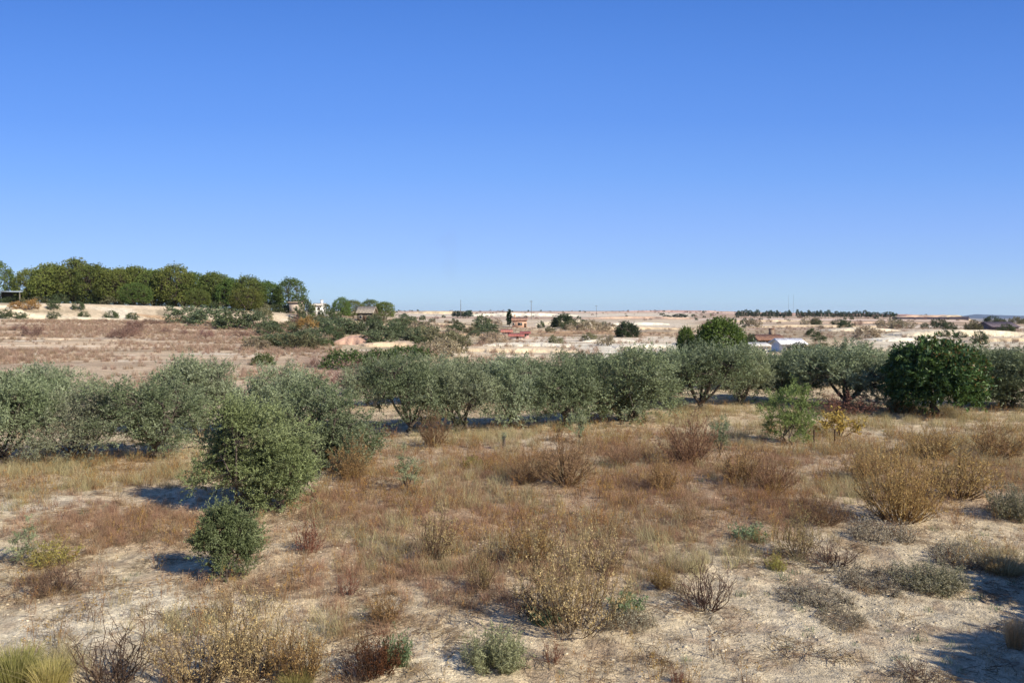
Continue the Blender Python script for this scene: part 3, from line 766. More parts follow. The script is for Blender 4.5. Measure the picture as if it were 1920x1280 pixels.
def cover(name, dens, maps, protos, smin, smax, label, seed, r0=8.5, r1=60, noise_amt=1.0, nsc=0.6, fade=None, pxlim=(-60, 1980)):
    """random points over the near ground, kept with the probability given by maps (photograph columns and rows of the patches)"""
    rng = np.random.default_rng(seed)
    A = RAD(36)
    area = A * (r1 ** 2 - r0 ** 2)
    n = int(area * dens)
    th = rng.uniform(-A, A, n); r = np.sqrt(rng.uniform(r0 ** 2, r1 ** 2, n))
    if fade is not None:
        keep = rng.random(n) < np.clip((fade / r) ** 1.5, 0, 1); th = th[keep]; r = r[keep]
    x = np.sin(th) * r; y = np.cos(th) * r; z = terrain(x, y)
    px, py = proj(x, y, z)
    p = blobs(px, py, maps) if not callable(maps) else maps(px, py, x, y)
    nz = fbm(x * nsc, y * nsc, seed)
    p = p * np.clip(0.5 + noise_amt * (nz - 0.5) * 4, 0, 1.4)
    k = rng.random(len(x)) < p
    x, y, z = x[k], y[k], z[k]; m = len(x)
    print('COVER', name, m)
    return scatter(name, np.stack([x, y, z], -1), rng.uniform(0, 6.28, m), rng.uniform(smin, smax, m), rng.integers(0, len(protos), m), protos, label)

RC = ['#a88568', '#917058', '#b79674', '#c4a882']
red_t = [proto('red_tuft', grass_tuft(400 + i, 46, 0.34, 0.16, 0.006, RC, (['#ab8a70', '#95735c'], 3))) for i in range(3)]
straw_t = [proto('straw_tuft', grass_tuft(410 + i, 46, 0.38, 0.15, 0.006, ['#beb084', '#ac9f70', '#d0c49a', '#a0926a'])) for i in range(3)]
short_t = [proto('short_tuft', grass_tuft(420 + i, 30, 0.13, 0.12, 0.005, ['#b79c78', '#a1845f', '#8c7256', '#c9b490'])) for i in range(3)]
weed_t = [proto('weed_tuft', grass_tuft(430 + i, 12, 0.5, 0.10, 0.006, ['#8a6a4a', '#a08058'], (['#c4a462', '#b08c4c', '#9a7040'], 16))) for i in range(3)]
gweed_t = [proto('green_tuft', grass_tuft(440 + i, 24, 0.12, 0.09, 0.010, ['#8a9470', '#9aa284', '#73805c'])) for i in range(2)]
stones = [proto('stone', stone_mesh(450 + i)) for i in range(4)]
litter = [proto('litter', litter_mesh(460 + i)) for i in range(4)]
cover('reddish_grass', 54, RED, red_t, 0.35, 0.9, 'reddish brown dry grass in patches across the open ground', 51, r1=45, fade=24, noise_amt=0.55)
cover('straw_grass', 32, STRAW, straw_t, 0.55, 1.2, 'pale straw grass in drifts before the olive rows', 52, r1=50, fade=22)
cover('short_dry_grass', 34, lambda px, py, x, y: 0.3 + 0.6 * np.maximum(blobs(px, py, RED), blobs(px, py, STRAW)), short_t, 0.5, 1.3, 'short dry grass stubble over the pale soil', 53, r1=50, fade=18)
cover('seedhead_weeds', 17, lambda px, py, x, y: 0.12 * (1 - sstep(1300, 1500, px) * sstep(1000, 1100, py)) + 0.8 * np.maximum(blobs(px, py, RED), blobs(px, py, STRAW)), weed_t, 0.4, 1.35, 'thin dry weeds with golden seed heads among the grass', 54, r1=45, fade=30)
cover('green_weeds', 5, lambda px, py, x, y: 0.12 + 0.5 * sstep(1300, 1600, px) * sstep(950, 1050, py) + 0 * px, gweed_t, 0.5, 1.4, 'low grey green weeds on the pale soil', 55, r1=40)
cover('stones', 45, lambda px, py, x, y: 0.6 + 0 * px, stones, 0.012, 0.065, 'small pale stones lying on the soil', 56, r1=32, fade=16, noise_amt=0.6)
cover('dry_litter', 14, lambda px, py, x, y: 0.5 + 0 * px, litter, 0.6, 1.4, 'dry twigs and stalks littering the soil', 57, r1=34, fade=18, noise_amt=0.8)
# field of dry vines and weeds on the slope at the left, and the scrub of the plain
def field_cover(name, lst, protos, dens, smin, smax, label, seed, rows=None):
    rng = np.random.default_rng(seed); X = []; Y = []
    for t0, t1, r0, r1, a in lst:
        area = 0.5 * (math.atan((t1 - 960) / F) - math.atan((t0 - 960) / F)) * (r1 * r1 - r0 * r0)
        n = int(area * dens * a)
        t = rng.uniform(t0, t1, n); r = np.sqrt(rng.uniform(r0 ** 2, r1 ** 2, n))
        if rows: r = np.round(r / rows) * rows + rng.normal(size=n) * 0.25
        th = np.arctan((t - 960) / F)
        X.append(np.sin(th) * r); Y.append(np.cos(th) * r)
    x = np.concatenate(X); y = np.concatenate(Y)
    k = rng.random(len(x)) < np.clip(0.6 + 3.0 * (fbm(x * 0.06, y * 0.12, seed) - 0.5), 0.05, 1)
    x, y = x[k], y[k]; m = len(x)
    print('COVER', name, m)
    scatter(name, np.stack([x, y, terrain(x, y)], -1), rng.uniform(0, 6.28, m), rng.uniform(smin, smax, m), rng.integers(0, len(protos), m), protos, label)
vine_t = [proto('dry_vine', grass_tuft(470 + i, 40, 0.8, 0.3, 0.03, ['#a68a70', '#b59a80', '#8a705c', '#c6ae92'])) for i in range(3)]
field_cover('dry_vine_rows', [(-60, 640, 75, 168, 1), (-60, 620, 50, 75, .8)], vine_t, 3.2, 0.28, 0.75, 'rows of dry reddish vines on the slope below the wood', 61, rows=2.6)
field_cover('far_dry_weeds', [(620, 1300, 75, 260, .5), (1300, 1980, 110, 300, .35)], [p for p in vine_t[:1]] + straw_t[:1], 0.5, 0.5, 1.2, 'dry weeds over the terraced fields of the plain', 62)
far_t = [proto('far_shrub', far_bush[1][0][1][1]), proto('far_shrub', low_scrub[1][0][1][1]), proto('far_shrub', almond_bare[0][1][1])]
field_cover('far_scrub', [(620, 1400, 260, 1300, 1), (1300, 1990, 260, 1300, 1.3)], far_t, 0.0010, 0.35, 0.85, 'scattered scrub and bare fruit trees over the distant plain', 63)

# ------------------------------------------------------------------ the olive rows
OG = 'olive trees of the orchard rows'
def olive(kind, px, py, h, w, label, d=None, rot=None):
    return plant('olive_tree', kind, px, py, h, w, label, 'olive tree', OG, d=d, rot=rot)
olive(olives[0], 5, 868, 178, 205, 'olive tree cut by the left edge of the picture, dark trunk under a full crown')
olive(olive_bush[1], 150, 862, 140, 215, 'low greyish olive bush with branches to the ground, left front')
olive(olives[2], 285, 858, 155, 190, 'olive tree with a dark short trunk, third from the left in the front row')
olive(olives[3], 370, 812, 142, 160, 'olive with a tall ragged top behind the left front row')
olive(olives[1], 80, 796, 112, 150, 'grey green olive behind the low olive bush at the left')
olive(olives[4], 612, 878, 168, 185, 'olive with pale trunk right behind the yellow green olive')
olive(olives[1], 520, 812, 128, 160, 'olive whose top rises behind the yellow green front olive')
olive(olive_front, 474, 957, 212, 225, 'bushy yellow green olive standing nearest, left of centre', rot=0.0)
plant('olive_shrub', olive_small, 425, 1085, 142, 128, 'small round olive shrub in front of the yellow green olive', 'shrub', rot=0.0)
MID = [(762, 812, 142, 150, 0, 'leftmost olive of the middle row, dark at its foot'),
       (868, 806, 118, 145, 3, 'low olive second from the left in the middle row'),
       (962, 798, 126, 125, 1, 'olive third from the left in the middle row, behind the cut stump'),
       (1062, 796, 124, 130, 2, 'olive at the middle of the row behind the grey sapling'),
       (1178, 790, 134, 165, 4, 'broad dense olive in the middle row right of the grey sapling'),
       (1322, 768, 130, 160, 0, 'spreading olive with open grey branches below the round green tree'),
       (1392, 758, 112, 120, 3, 'olive leaning left below the house with the orange roof'),
       (1462, 750, 96, 120, 2, 'pale olive behind the bright green sapling'),
       (1592, 762, 124, 195, 1, 'wide dark stemmed olive left of the dark broadleaf tree'),
       (1868, 764, 116, 150, 4, 'olive right of the dark broadleaf tree'),
       (1955, 768, 118, 150, 0, 'olive cut by the right edge of the picture')]
for px, py, h, w, k, lab in MID:
    olive(olives[k], px, py, h * (1.03 if px < 1300 else 0.97), w * 1.08, lab)
BACK = [(700, 762, 84, 120, 3), (812, 756, 92, 130, 1), (905, 752, 84, 130, 2), (1000, 752, 84, 130, 4), (1100, 750, 92, 140, 0), (1210, 748, 96, 150, 3), (1272, 742, 92, 130, 1),
        (1372, 728, 80, 130, 2), (1440, 722, 70, 120, 4), (1525, 725, 84, 130, 0), (1600, 716, 76, 130, 3), (1660, 712, 66, 110, 1), (1725, 716, 66, 110, 2), (1812, 722, 84, 120, 4), (1890, 718, 76, 120, 0)]
for i, (px, py, h, w, k) in enumerate(BACK):
    between = ['right of the nearest olives', 'left of the middle row', 'left of centre, behind the low olive', 'behind the stump', 'behind the grey sapling', 'behind the broad dense olive',
               'below the small round tree', 'below the round green tree', 'below the white walls', 'above the green sapling', 'behind the wide dark stemmed olive', 'left of the dark broadleaf tree',
               'just behind the dark broadleaf tree', 'above the right side of the dark broadleaf tree', 'near the right edge'][i]
    olive(olives[k], px, py, h * (0.97 if px < 1300 else 0.86), w * 1.0, 'olive crown of the second row, ' + between)
plant('broadleaf_tree', dark_tree, 1754, 780, 142, 164, 'dark glossy broadleaf tree with rusty shoots at the right of the olive row', 'tree', rot=0)
plant('sapling', sapling_green, 1482, 832, 116, 88, 'bright green young tree standing alone before the olive row', 'sapling')
plant('sapling', sapling_grey[0], 1085, 832, 66, 40, 'thin grey green sapling between brown shrub and olive row', 'sapling')
plant('sapling', sapling_grey[1], 765, 922, 90, 52, 'spindly grey green sapling left of centre on the reddish grass', 'sapling')
plant('sapling', sapling_grey[0], 1348, 858, 82, 46, 'spindly grey sapling between two golden brown shrubs', 'sapling')
plant('sapling', sapling_grey[1], 42, 1058, 92, 50, 'grey green young shoot at the left edge beside yellow weeds', 'sapling')
plant('vine_plant', vine_yellow, 1572, 818, 52, 92, 'small vine with bright yellow leaves right of the green young tree', 'vine')
plant('shrub', red_bush, 1588, 778, 42, 100, 'reddish bare bush under the wide olive, behind the yellow vine', 'shrub')

# ------------------------------------------------------------------ stakes and stump
def post_mesh(h, r, col, seed):
    rng = np.random.default_rng(seed); g = Geo(); K = 6
    P = np.stack([rng.normal(size=K) * r * 0.25, rng.normal(size=K) * r * 0.25, np.linspace(-0.15, h, K)], -1)[None]
    tubes(g, P, r * np.linspace(1.1, 0.9, K)[None], hexc(col), 9)
    V = np.concatenate(g.V)[-9:]; g.add(np.vstack([V, V.mean(0) + [0, 0, r * 0.1]]), np.array([[i, (i + 1) % 9, 9] for i in range(9)]), hexc(col) * 1.3)
    return g.mesh('post', M_BARK)
for px, lab in [(1526, 'short dark wooden stake left of the yellow vine'), (1565, 'short dark wooden stake in front of the yellow vine')]:
    x, y, z = ground_at(px, 838)
    o = put('stake', post_mesh(0.62, 0.028, '#4a3a2e', px), label=lab, category='stake', group='stakes by the yellow vine'); o.location = (x, y, z)
def stump():
    rng = np.random.default_rng(9); g = Geo(); K = 8
    P = np.stack([0.03 * np.sin(np.linspace(0, 4, K)), np.zeros(K), np.linspace(-0.1, 0.7, K)], -1)
    tubes(g, P[None], np.array([[.13, .11, .085, .08, .075, .075, .07, .065]]), hexc('#5c5146'), 9)
    for i in range(3):
        a = i * 2.2; q = np.linspace(0, 1, K)[:, None]
        B = P[5 + (i % 2)] + q * np.array([math.cos(a) * 0.18, math.sin(a) * 0.1, 0.22])
        tubes(g, B[None], np.linspace(.035, .012, K)[None], hexc('#5c5146'), 6)
    wood = g.mesh('stump_wood', M_BARK)
    g = Geo(); n = 260
    leaves(g, np.array([0, 0, 0.72]) + rng.normal(size=(n, 3)) * [0.1, 0.1, 0.12], nrm(rng.normal(size=(n, 3)) + [0, 0, .6]), 0.06, 0.018, pick(rng, ['#76836a', '#8d987c'], n), rng)
    return [('stump_wood', wood), ('foliage', g.mesh('foliage', M_OLIVE))], 0.9, 0.4
plant('tree_stump', stump(), 945, 842, 34, 15, 'short cut trunk with a few sprouts on the pale patch before the olive row', 'stump')

# ------------------------------------------------------------------ dry shrubs of the foreground
SG = 'dry shrubs scattered over the open ground'
def shr(kind, px, py, h, w, label, cat='shrub', group=SG, name='dry_shrub'):
    return plant(name, kind, px, py, h, w, label, cat, group)
S = [
 (gold_shrub[0], 662, 902, 80, 72, 'orange brown shrub at the foot of the olive with the pale trunk'),
 (brown_shrub[0], 815, 838, 70, 62, 'narrow rusty shrub against the left end of the middle olive row'),
 (brown_shrub[1], 1062, 908, 95, 120, 'rounded rust brown shrub in the middle, left of the grey sapling'),
 (brown_shrub[2], 985, 905, 62, 90, 'low dark brown shrub joined to the rounded rust brown one'),
 (brown_shrub[0], 1168, 872, 50, 80, 'low brown shrub between the rounded rust one and the tall golden brown one'),
 (gold_shrub[1], 1243, 922, 72, 64, 'small upright golden shrub below the tall golden brown one'),
 (brown_shrub[1], 1292, 872, 100, 112, 'tall golden brown shrub right of centre under the spreading olive'),
 (gold_shrub[2], 1385, 905, 66, 84, 'loose golden shrub below the spindly grey sapling'),
 (brown_shrub[2], 1448, 922, 72, 88, 'brown shrub below the bright green young tree'),
 (big_gold, 1688, 978, 145, 150, 'biggest golden brown shrub, wide and fan shaped, at the right'),
 (gold_shrub[0], 1798, 932, 95, 140, 'golden shrub with pale twigs at its foot, right of the biggest one'),
 (gold_shrub[1], 1625, 900, 66, 90, 'golden shrub behind the left side of the biggest one'),
 (gold_shrub[2], 1745, 858, 60, 100, 'low golden shrub below the dark broadleaf tree'),
 (gold_shrub[0], 1870, 858, 62, 110, 'golden shrub by the right edge under the last olives'),
 (yellow_shrub[0], 1496, 1045, 100, 90, 'straw yellow shrub alone beside the bare path at the right'),
 (front_shrub, 1068, 1182, 200, 190, 'large airy yellow shrub with dark stems in the centre foreground'),
 (yellow_shrub[1], 905, 1108, 100, 60, 'thin tall yellowish shrub left of the large airy yellow one'),
 (yellow_shrub[0], 812, 1048, 110, 92, 'airy yellow shrub in the reddish grass left of centre'),
 (gold_shrub[1], 1000, 1058, 98, 100, 'pale brown shrub behind the large airy yellow one'),
 (yellow_shrub[1], 1132, 1072, 96, 84, 'yellow shrub rising behind the right side of the large airy one'),
 (yellow_shrub[0], 1290, 985, 62, 52, 'slim yellow shrub below the small upright golden one'),
 (red_twig[0], 576, 1038, 68, 58, 'small reddish twiggy shrub right of the small olive shrub'),
 (twig_shrub[0], 1322, 1142, 96, 110, 'bare dark twig shrub on the pale ground right of the large airy one'),
 (twig_shrub[1], 1030, 1150, 62, 160, 'fallen dark twigs at the left foot of the large airy yellow shrub'),
 (gold_shrub[2], 1240, 1102, 50, 56, 'small green brown tuft shrub between the airy yellow one and dark twigs'),
 (yellow_shrub[0], 480, 1275, 165, 170, 'broad golden shrub at the bottom edge, right half of the golden clump'),
 (yellow_shrub[1], 375, 1290, 150, 150, 'broad golden shrub at the bottom edge, left half of the golden clump'),
 (gold_shrub[1], 560, 1282, 120, 110, 'brownish golden shrub at the right side of the bottom golden clump'),
 (twig_shrub[2], 208, 1282, 105, 150, 'bare dark twig shrub at the bottom left next to the green tussock'),
 (dead_brown, 700, 1262, 78, 90, 'dark rust brown dead shrub near the bottom edge'),
 (twig_shrub[0], 668, 1278, 82, 90, 'grey twigs left of the dark rust brown dead shrub'),
 (red_twig[1], 1036, 1242, 52, 46, 'tiny reddish twig shrub right of the silver green mound'),
 (red_twig[0], 1270, 1282, 40, 34, 'tiny reddish twig shrub at the bottom edge right of centre'),
 (twig_shrub[1], 98, 1112, 62, 110, 'low brown twiggy shrub near the left edge below yellow weeds'),
 (gold_shrub[2], 720, 1170, 60, 70, 'low brown golden shrub above the dark dead shrub'),
 (red_twig[1], 650, 1115, 46, 50, 'low reddish twig shrub between olive shrub and airy yellow shrub'),
 (yellow_shrub[1], 430, 1165, 66, 60, 'thin pale weed shrub on the bare patch below the small olive shrub'),
 (twig_shrub[2], 1720, 1272, 40, 80, 'dark twigs beside the big shadow at the bottom right'),
 (twig_shrub[0], 1560, 1060, 50, 100, 'grey twigs at the foot of the straw yellow shrub'),
 (brown_shrub[0], 1545, 985, 46, 80, 'low brown shrub left of the biggest golden brown one'),
]
for k, px, py, h, w, lab in S: shr(k, px, py, h, w, lab)
MG = 'low grey green plants on the pale ground'
for k, px, py, h, w, nm, lab, cat in [
 (lavender[0], 930, 1248, 72, 118, 'mound_shrub', 'silver green mounded shrub with a dark shadow at its left, bottom centre', 'shrub'),
 (lavender[1], 1905, 972, 62, 90, 'mound_shrub', 'grey mounded shrub at the right edge above the pale path', 'shrub'),
 (lavender[1], 1745, 1100, 46, 130, 'mound_shrub', 'grey scrubby mound below the pale path at the right', 'shrub'),
 (creeper[0], 1650, 1008, 34, 110, 'creeping_shrub', 'low green creeping plant at the foot of the biggest golden shrub', 'shrub'),
 (creeper[1], 1640, 1092, 28, 150, 'creeping_shrub', 'flat grey creeping plant left of the grey scrubby mound', 'shrub'),
 (creeper[2], 1528, 1122, 26, 120, 'creeping_shrub', 'flat dark creeping plant on the pale ground below the straw yellow shrub', 'shrub'),
 (creeper[0], 1578, 1166, 22, 90, 'creeping_shrub', 'small flat creeping plant lowest on the pale ground', 'shrub'),
 (creeper[1], 1810, 1052, 34, 110, 'creeping_shrub', 'grey creeping plant right of the pale path', 'shrub'),
 (creeper[2], 1180, 1172, 30, 90, 'creeping_shrub', 'green flecked creeping plant right of the large airy shrub foot', 'shrub'),
 (weed_yellow, 95, 1060, 52, 95, 'yellow_weed', 'yellow green weed clump next to the grey young shoot at the left', 'weed'),
 (weed_yellow, 885, 876, 24, 44, 'yellow_weed', 'bright yellow green clump on the reddish grass in the middle', 'weed'),
 (weed_yellow, 1455, 1068, 34, 40, 'yellow_weed', 'small yellow weed left of the straw yellow shrub', 'weed'),
 (weed_green, 745, 1245, 55, 50, 'green_weed', 'green leafy weed right of the dark dead shrub', 'weed'),
 (weed_green, 1175, 1145, 34, 60, 'green_weed', 'green leafy weed right of the large airy shrub', 'weed'),
 (weed_green, 1405, 1010, 26, 60, 'green_weed', 'grey green weed left of the straw yellow shrub', 'weed'),
 (weed_green, 1020, 1165, 26, 60, 'green_weed', 'green leafy weed among the fallen dark twigs', 'weed')]:
    shr(k, px, py, h, w, lab, cat, MG, nm)
for k, px, py, h, w, lab in [(tuss_green, 28, 1288, 82, 140, 'yellow green grass tussock at the bottom left corner'), (tuss_green, 95, 1292, 68, 100, 'smaller yellow green tussock beside the corner one'),
                            (tuss_green, 555, 1296, 40, 90, 'yellow green tussock at the bottom edge under the golden clump'), (tuss_straw, 1880, 1072, 32, 110, 'pale straw tussock above the big shadow at the right edge'),
                            (tuss_straw, 1690, 772, 30, 80, 'pale straw tussock in front of the dark broadleaf tree'), (tuss_straw, 1150, 768, 24, 90, 'pale straw tussock under the broad dense olive'),
                            (tuss_straw, 1902, 1215, 70, 50, 'thin pale grass stalks standing in the big shadow')]:
    plant('grass_tussock', k, px, py, h, w, lab, 'grass tussock', 'grass tussocks')

# ------------------------------------------------------------------ trees beside the camera bank, out of view, whose shade falls in the corner
hedge_tree = tree(143, 3.2, 3.6, 0.1, 300, 9, 12, 0.4, (0.2, 0.09), ['#3c4a2c', '#4d5c34', '#2f3c24'], M_LEAF, amp=0.15, zmin=-0.8, upward=0.1, fill=0.5, trunk_r=0.1, spread=1.0)
for i, (x, y, h, w) in enumerate([(11.2, 7.1, 2.9, 3.5), (12.0, 8.9, 2.9, 3.5), (12.9, 10.9, 3.1, 3.6), (12.4, 6.5, 3.6, 3.4), (13.8, 8.6, 3.6, 3.5), (11.9, 8.1, 2.9, 3.6), (13.2, 9.9, 3.0, 3.6)]):
    thing('roadside_tree', hedge_tree[0], (x, y, float(terrain(x, y)) - 0.05), i * 1.3, (w / hedge_tree[2], w / hedge_tree[2], h / hedge_tree[1]),
          ['dense low tree nearest along the road bank, shading the corner', 'dense low tree second along the road bank, shading the corner', 'dense low tree farthest along the road bank at the right', 'taller tree behind the nearest one of the road bank', 'taller tree behind the second one of the road bank', 'dense low tree filling the gap behind the nearest two of the road bank', 'dense low tree filling the gap behind the farthest two of the road bank'][i], 'tree', 'trees along the road bank')

# ------------------------------------------------------------------ the wood on the hill
PG = 'pines of the hilltop wood'
PN = [(2, 574, 84, 44, 0), (58, 572, 70, 52, 1), (96, 570, 80, 60, 2), (138, 571, 90, 74, 0), (180, 572, 80, 58, 3), (216, 577, 72, 60, 1), (252, 580, 78, 56, 2), (288, 582, 72, 60, 0), (328, 582, 82, 66, 1),
      (366, 582, 68, 54, 3), (402, 584, 72, 56, 2), (436, 585, 62, 52, 0), (466, 586, 68, 56, 1), (500, 587, 60, 50, 3)]
sky_order = ['at the left edge, apart from the wood', 'at the left end of the wood', 'third from the left', 'tallest, a little left of the bare trunks', 'fifth from the left', 'sixth from the left', 'seventh from the left', 'eighth from the left',
             'with the highest crown of the middle', 'tenth from the left', 'eleventh from the left', 'twelfth from the left', 'thirteenth from the left', 'last before the gap in the wood']
for (px, py, h, w, k), lab in zip(PN, sky_order):
    plant('pine_tree', pines[k], px, py, h * 0.95, w * 1.1, 'front row pine on the hill, ' + lab, 'pine tree', PG, d=188 + RNG.uniform(-2, 2))
plant('pine_tree', pines[3], 545, 592, 66, 58, 'separate rounded pine at the right end of the hilltop wood', 'pine tree', PG, d=188)
for i in range(13):
    px = 88 + i * 34 + RNG.uniform(-6, 6)
    plant('pine_tree', pines[i % 4], px, 0, np.interp(px, [0, 88, 150, 300, 500], [68, 65, 79, 73, 54]) * RNG.uniform(0.9, 1.03), 60,
          'pine of the back row, its top between front crowns, number %s from the left' % ['one', 'two', 'three', 'four', 'five', 'six', 'seven', 'eight', 'nine', 'ten', 'eleven', 'twelve', 'thirteen'][i], 'pine tree', PG, d=203 + RNG.uniform(-3, 3))
for px, py, h, w, k, lab in [(255, 590, 42, 56, 1, 'bright green young pine before the wood, left one'), (462, 588, 42, 58, 3, 'bright green young pine before the wood, right one'), (372, 586, 34, 44, 1, 'young pine before the middle of the wood')]:
    plant('young_pine', pines[k], px, py, h, w, lab, 'pine tree', 'young pines before the wood', d=178)

# bushes on the pale bank below the wood
BG = 'bushes on the pale bank below the wood'
for i, (px, py, h, w, k) in enumerate([(12, 597, 16, 32, 1), (40, 598, 12, 26, 1), (102, 598, 13, 26, 1), (156, 598, 14, 22, 1), (210, 599, 16, 28, 1), (247, 600, 14, 24, 1), (60, 581, 20, 26, 3), (100, 580, 18, 24, 1), (148, 581, 16, 24, 1), (30, 581, 16, 26, 3)]):
    kd = almond_gold if k == 3 else far_bush[1]
    plant('bush', kd, px, py, h, w, ['dark bush on the pale bank at the left edge', 'small dark bush second from the left on the pale bank', 'dark bush below the tallest pines on the pale bank', 'small dark bush in the middle of the pale bank',
          'round dark bush at the right of the pale bank', 'last dark bush at the right end of the pale bank', 'golden leaved small tree under the left pines', 'grey brown bush on top of the bank under the left pines', 'grey brown bush on top of the bank under the tall pines',
          'golden leaved small tree left under the pines'][i], 'bush', BG)

# scrub between wood and olives
for px, py, h, w, kd, nm, lab, cat in [
 (350, 606, 32, 70, far_bush[0], 'olive_tree', 'grey olive at the left of the group below the wood', 'olive tree'),
 (392, 612, 36, 76, far_bush[0], 'olive_tree', 'grey olive in the middle of the group below the wood', 'olive tree'),
 (438, 617, 36, 76, far_bush[1], 'olive_tree', 'darker olive right in the group below the wood', 'olive tree'),
 (478, 618, 34, 50, far_bush[0], 'olive_tree', 'small olive at the right end of the group below the wood', 'olive tree'),
 (495, 600, 26, 30, far_bush[2], 'bush', 'yellowish bush between the wood and the olives', 'bush'),
 (345, 630, 18, 14, almond_bare, 'bare_tree', 'small dark bare tree in the reddish vine field', 'tree'),
 (62, 632, 24, 44, almond_bare, 'bare_tree', 'greyish bare tree at the left of the vine field', 'tree'),
 (574, 598, 36, 40, far_bush[1], 'tree', 'dark tree right in front of the white house', 'tree'),
 (557, 618, 30, 30, almond_bare, 'bare_tree', 'grey bare tree below the dark tree at the white house', 'tree'),
 (575, 628, 34, 42, almond_gold, 'almond_tree', 'orange leaved almond tree below the white house', 'tree'),
 (612, 602, 30, 34, far_bush[1], 'tree', 'dark tree right of the white house', 'tree'),
 (640, 600, 42, 34, pines[0], 'tree', 'tall dark tree left of the stone house', 'tree'),
 (662, 597, 34, 40, pines[1], 'tree', 'dark tree just behind the left of the stone house', 'tree'),
 (694, 596, 34, 40, pines[3], 'tree', 'dark tree behind the stone house roof', 'tree'),
 (720, 602, 36, 38, pines[2], 'tree', 'round dark tree right of the stone house', 'tree'),
 (600, 622, 26, 46, far_bush[0], 'olive_tree', 'olive below the dark trees by the stone house, left', 'olive tree'),
 (636, 626, 30, 60, far_bush[0], 'olive_tree', 'olive above the orange earth wall', 'olive tree'),
 (682, 628, 26, 60, far_bush[0], 'olive_tree', 'olive right of the orange earth wall top', 'olive tree'),
 (735, 632, 28, 70, far_bush[0], 'olive_tree', 'wide grey olive in the scrub below the stone house', 'olive tree'),
 (752, 620, 22, 46, far_bush[1], 'bush', 'dark bush right below the stone house', 'bush'),
 (790, 642, 22, 50, far_bush[0], 'olive_tree', 'grey olive left of the yellow green bush', 'olive tree'),
 (822, 650, 34, 56, far_bush[2], 'bush', 'yellow green bush in the middle of the plain', 'bush'),
 (860, 648, 26, 46, far_bush[2], 'bush', 'ochre bush right of the yellow green one', 'bush'),
 (905, 622, 30, 36, far_bush[0], 'tree', 'silver grey tree left of the orange house', 'tree'),
 (612, 648, 12, 30, dark_bush, 'bush', 'small green bush left of the orange earth wall', 'bush'),
 (704, 645, 22, 30, far_bush[0], 'bush', 'grey bush right of the orange earth wall', 'bush'),
 (648, 690, 34, 96, dark_bush, 'bush', 'flat dark green bush left in the green clump above the olives', 'bush'),
 (715, 688, 33, 88, dark_bush, 'bush', 'flat dark green bush right in the green clump above the olives', 'bush'),
 (765, 672, 24, 100, dark_bush, 'bush', 'long low green bush right of the green clump', 'bush'),
 (494, 684, 22, 46, dark_bush, 'bush', 'lone dark round bush in the reddish field above the olives', 'bush'),
 (668, 738, 60, 110, almond_bare, 'bare_tree', 'purplish bare tree between the two olive groups', 'tree'),
 (590, 690, 22, 18, almond_bare, 'bare_tree', 'tiny rusty sapling left of the dark green clump', 'tree'),
 (860, 700, 30, 46, far_bush[1], 'tree', 'dark grey tree peeping over the olive row left of centre', 'tree'),
 (1058, 616, 26, 50, carob, 'carob_tree', 'dark round carob tree right of the orange house', 'tree'),
 (1015, 616, 14, 16, far_bush[1], 'bush', 'small dark bush left of the carob tree beside the orange house', 'bush'),
 (1176, 632, 28, 46, carob, 'carob_tree', 'dark round carob tree standing at the edge of the white field', 'tree'),
 (1350, 668, 70, 86, round_tree, 'round_tree', 'large round green tree rising over the olive row', 'tree'),
 (1286, 664, 50, 32, round_tree, 'round_tree', 'narrow green tree left of the large round one', 'tree'),
 (1405, 650, 24, 26, far_bush[1], 'bush', 'dark bush between the large round tree and white house', 'bush'),
 (1500, 662, 20, 44, far_bush[1], 'bush', 'dark bush in front of the white shed', 'bush'),
 (1540, 660, 16, 60, far_bush[2], 'bush', 'ochre bush right of the white shed', 'bush'),
 (1838, 645, 24, 30, far_bush[1], 'tree', 'dark tree on the pale field above the last olives', 'tree'),
 (1800, 634, 12, 26, far_bush[1], 'bush', 'low dark bush left of the dark tree on the pale field', 'bush'),
 (1380, 638, 14, 24, far_bush[2], 'bush', 'brown bush between the large round tree and the orange roof', 'bush')]:
    plant(nm, kd, px, py, h, w, lab, cat)
plant('cypress_tree', cypress, 955, 612, 31, 9, 'narrow dark cypress at the left corner of the orange house', 'cypress')

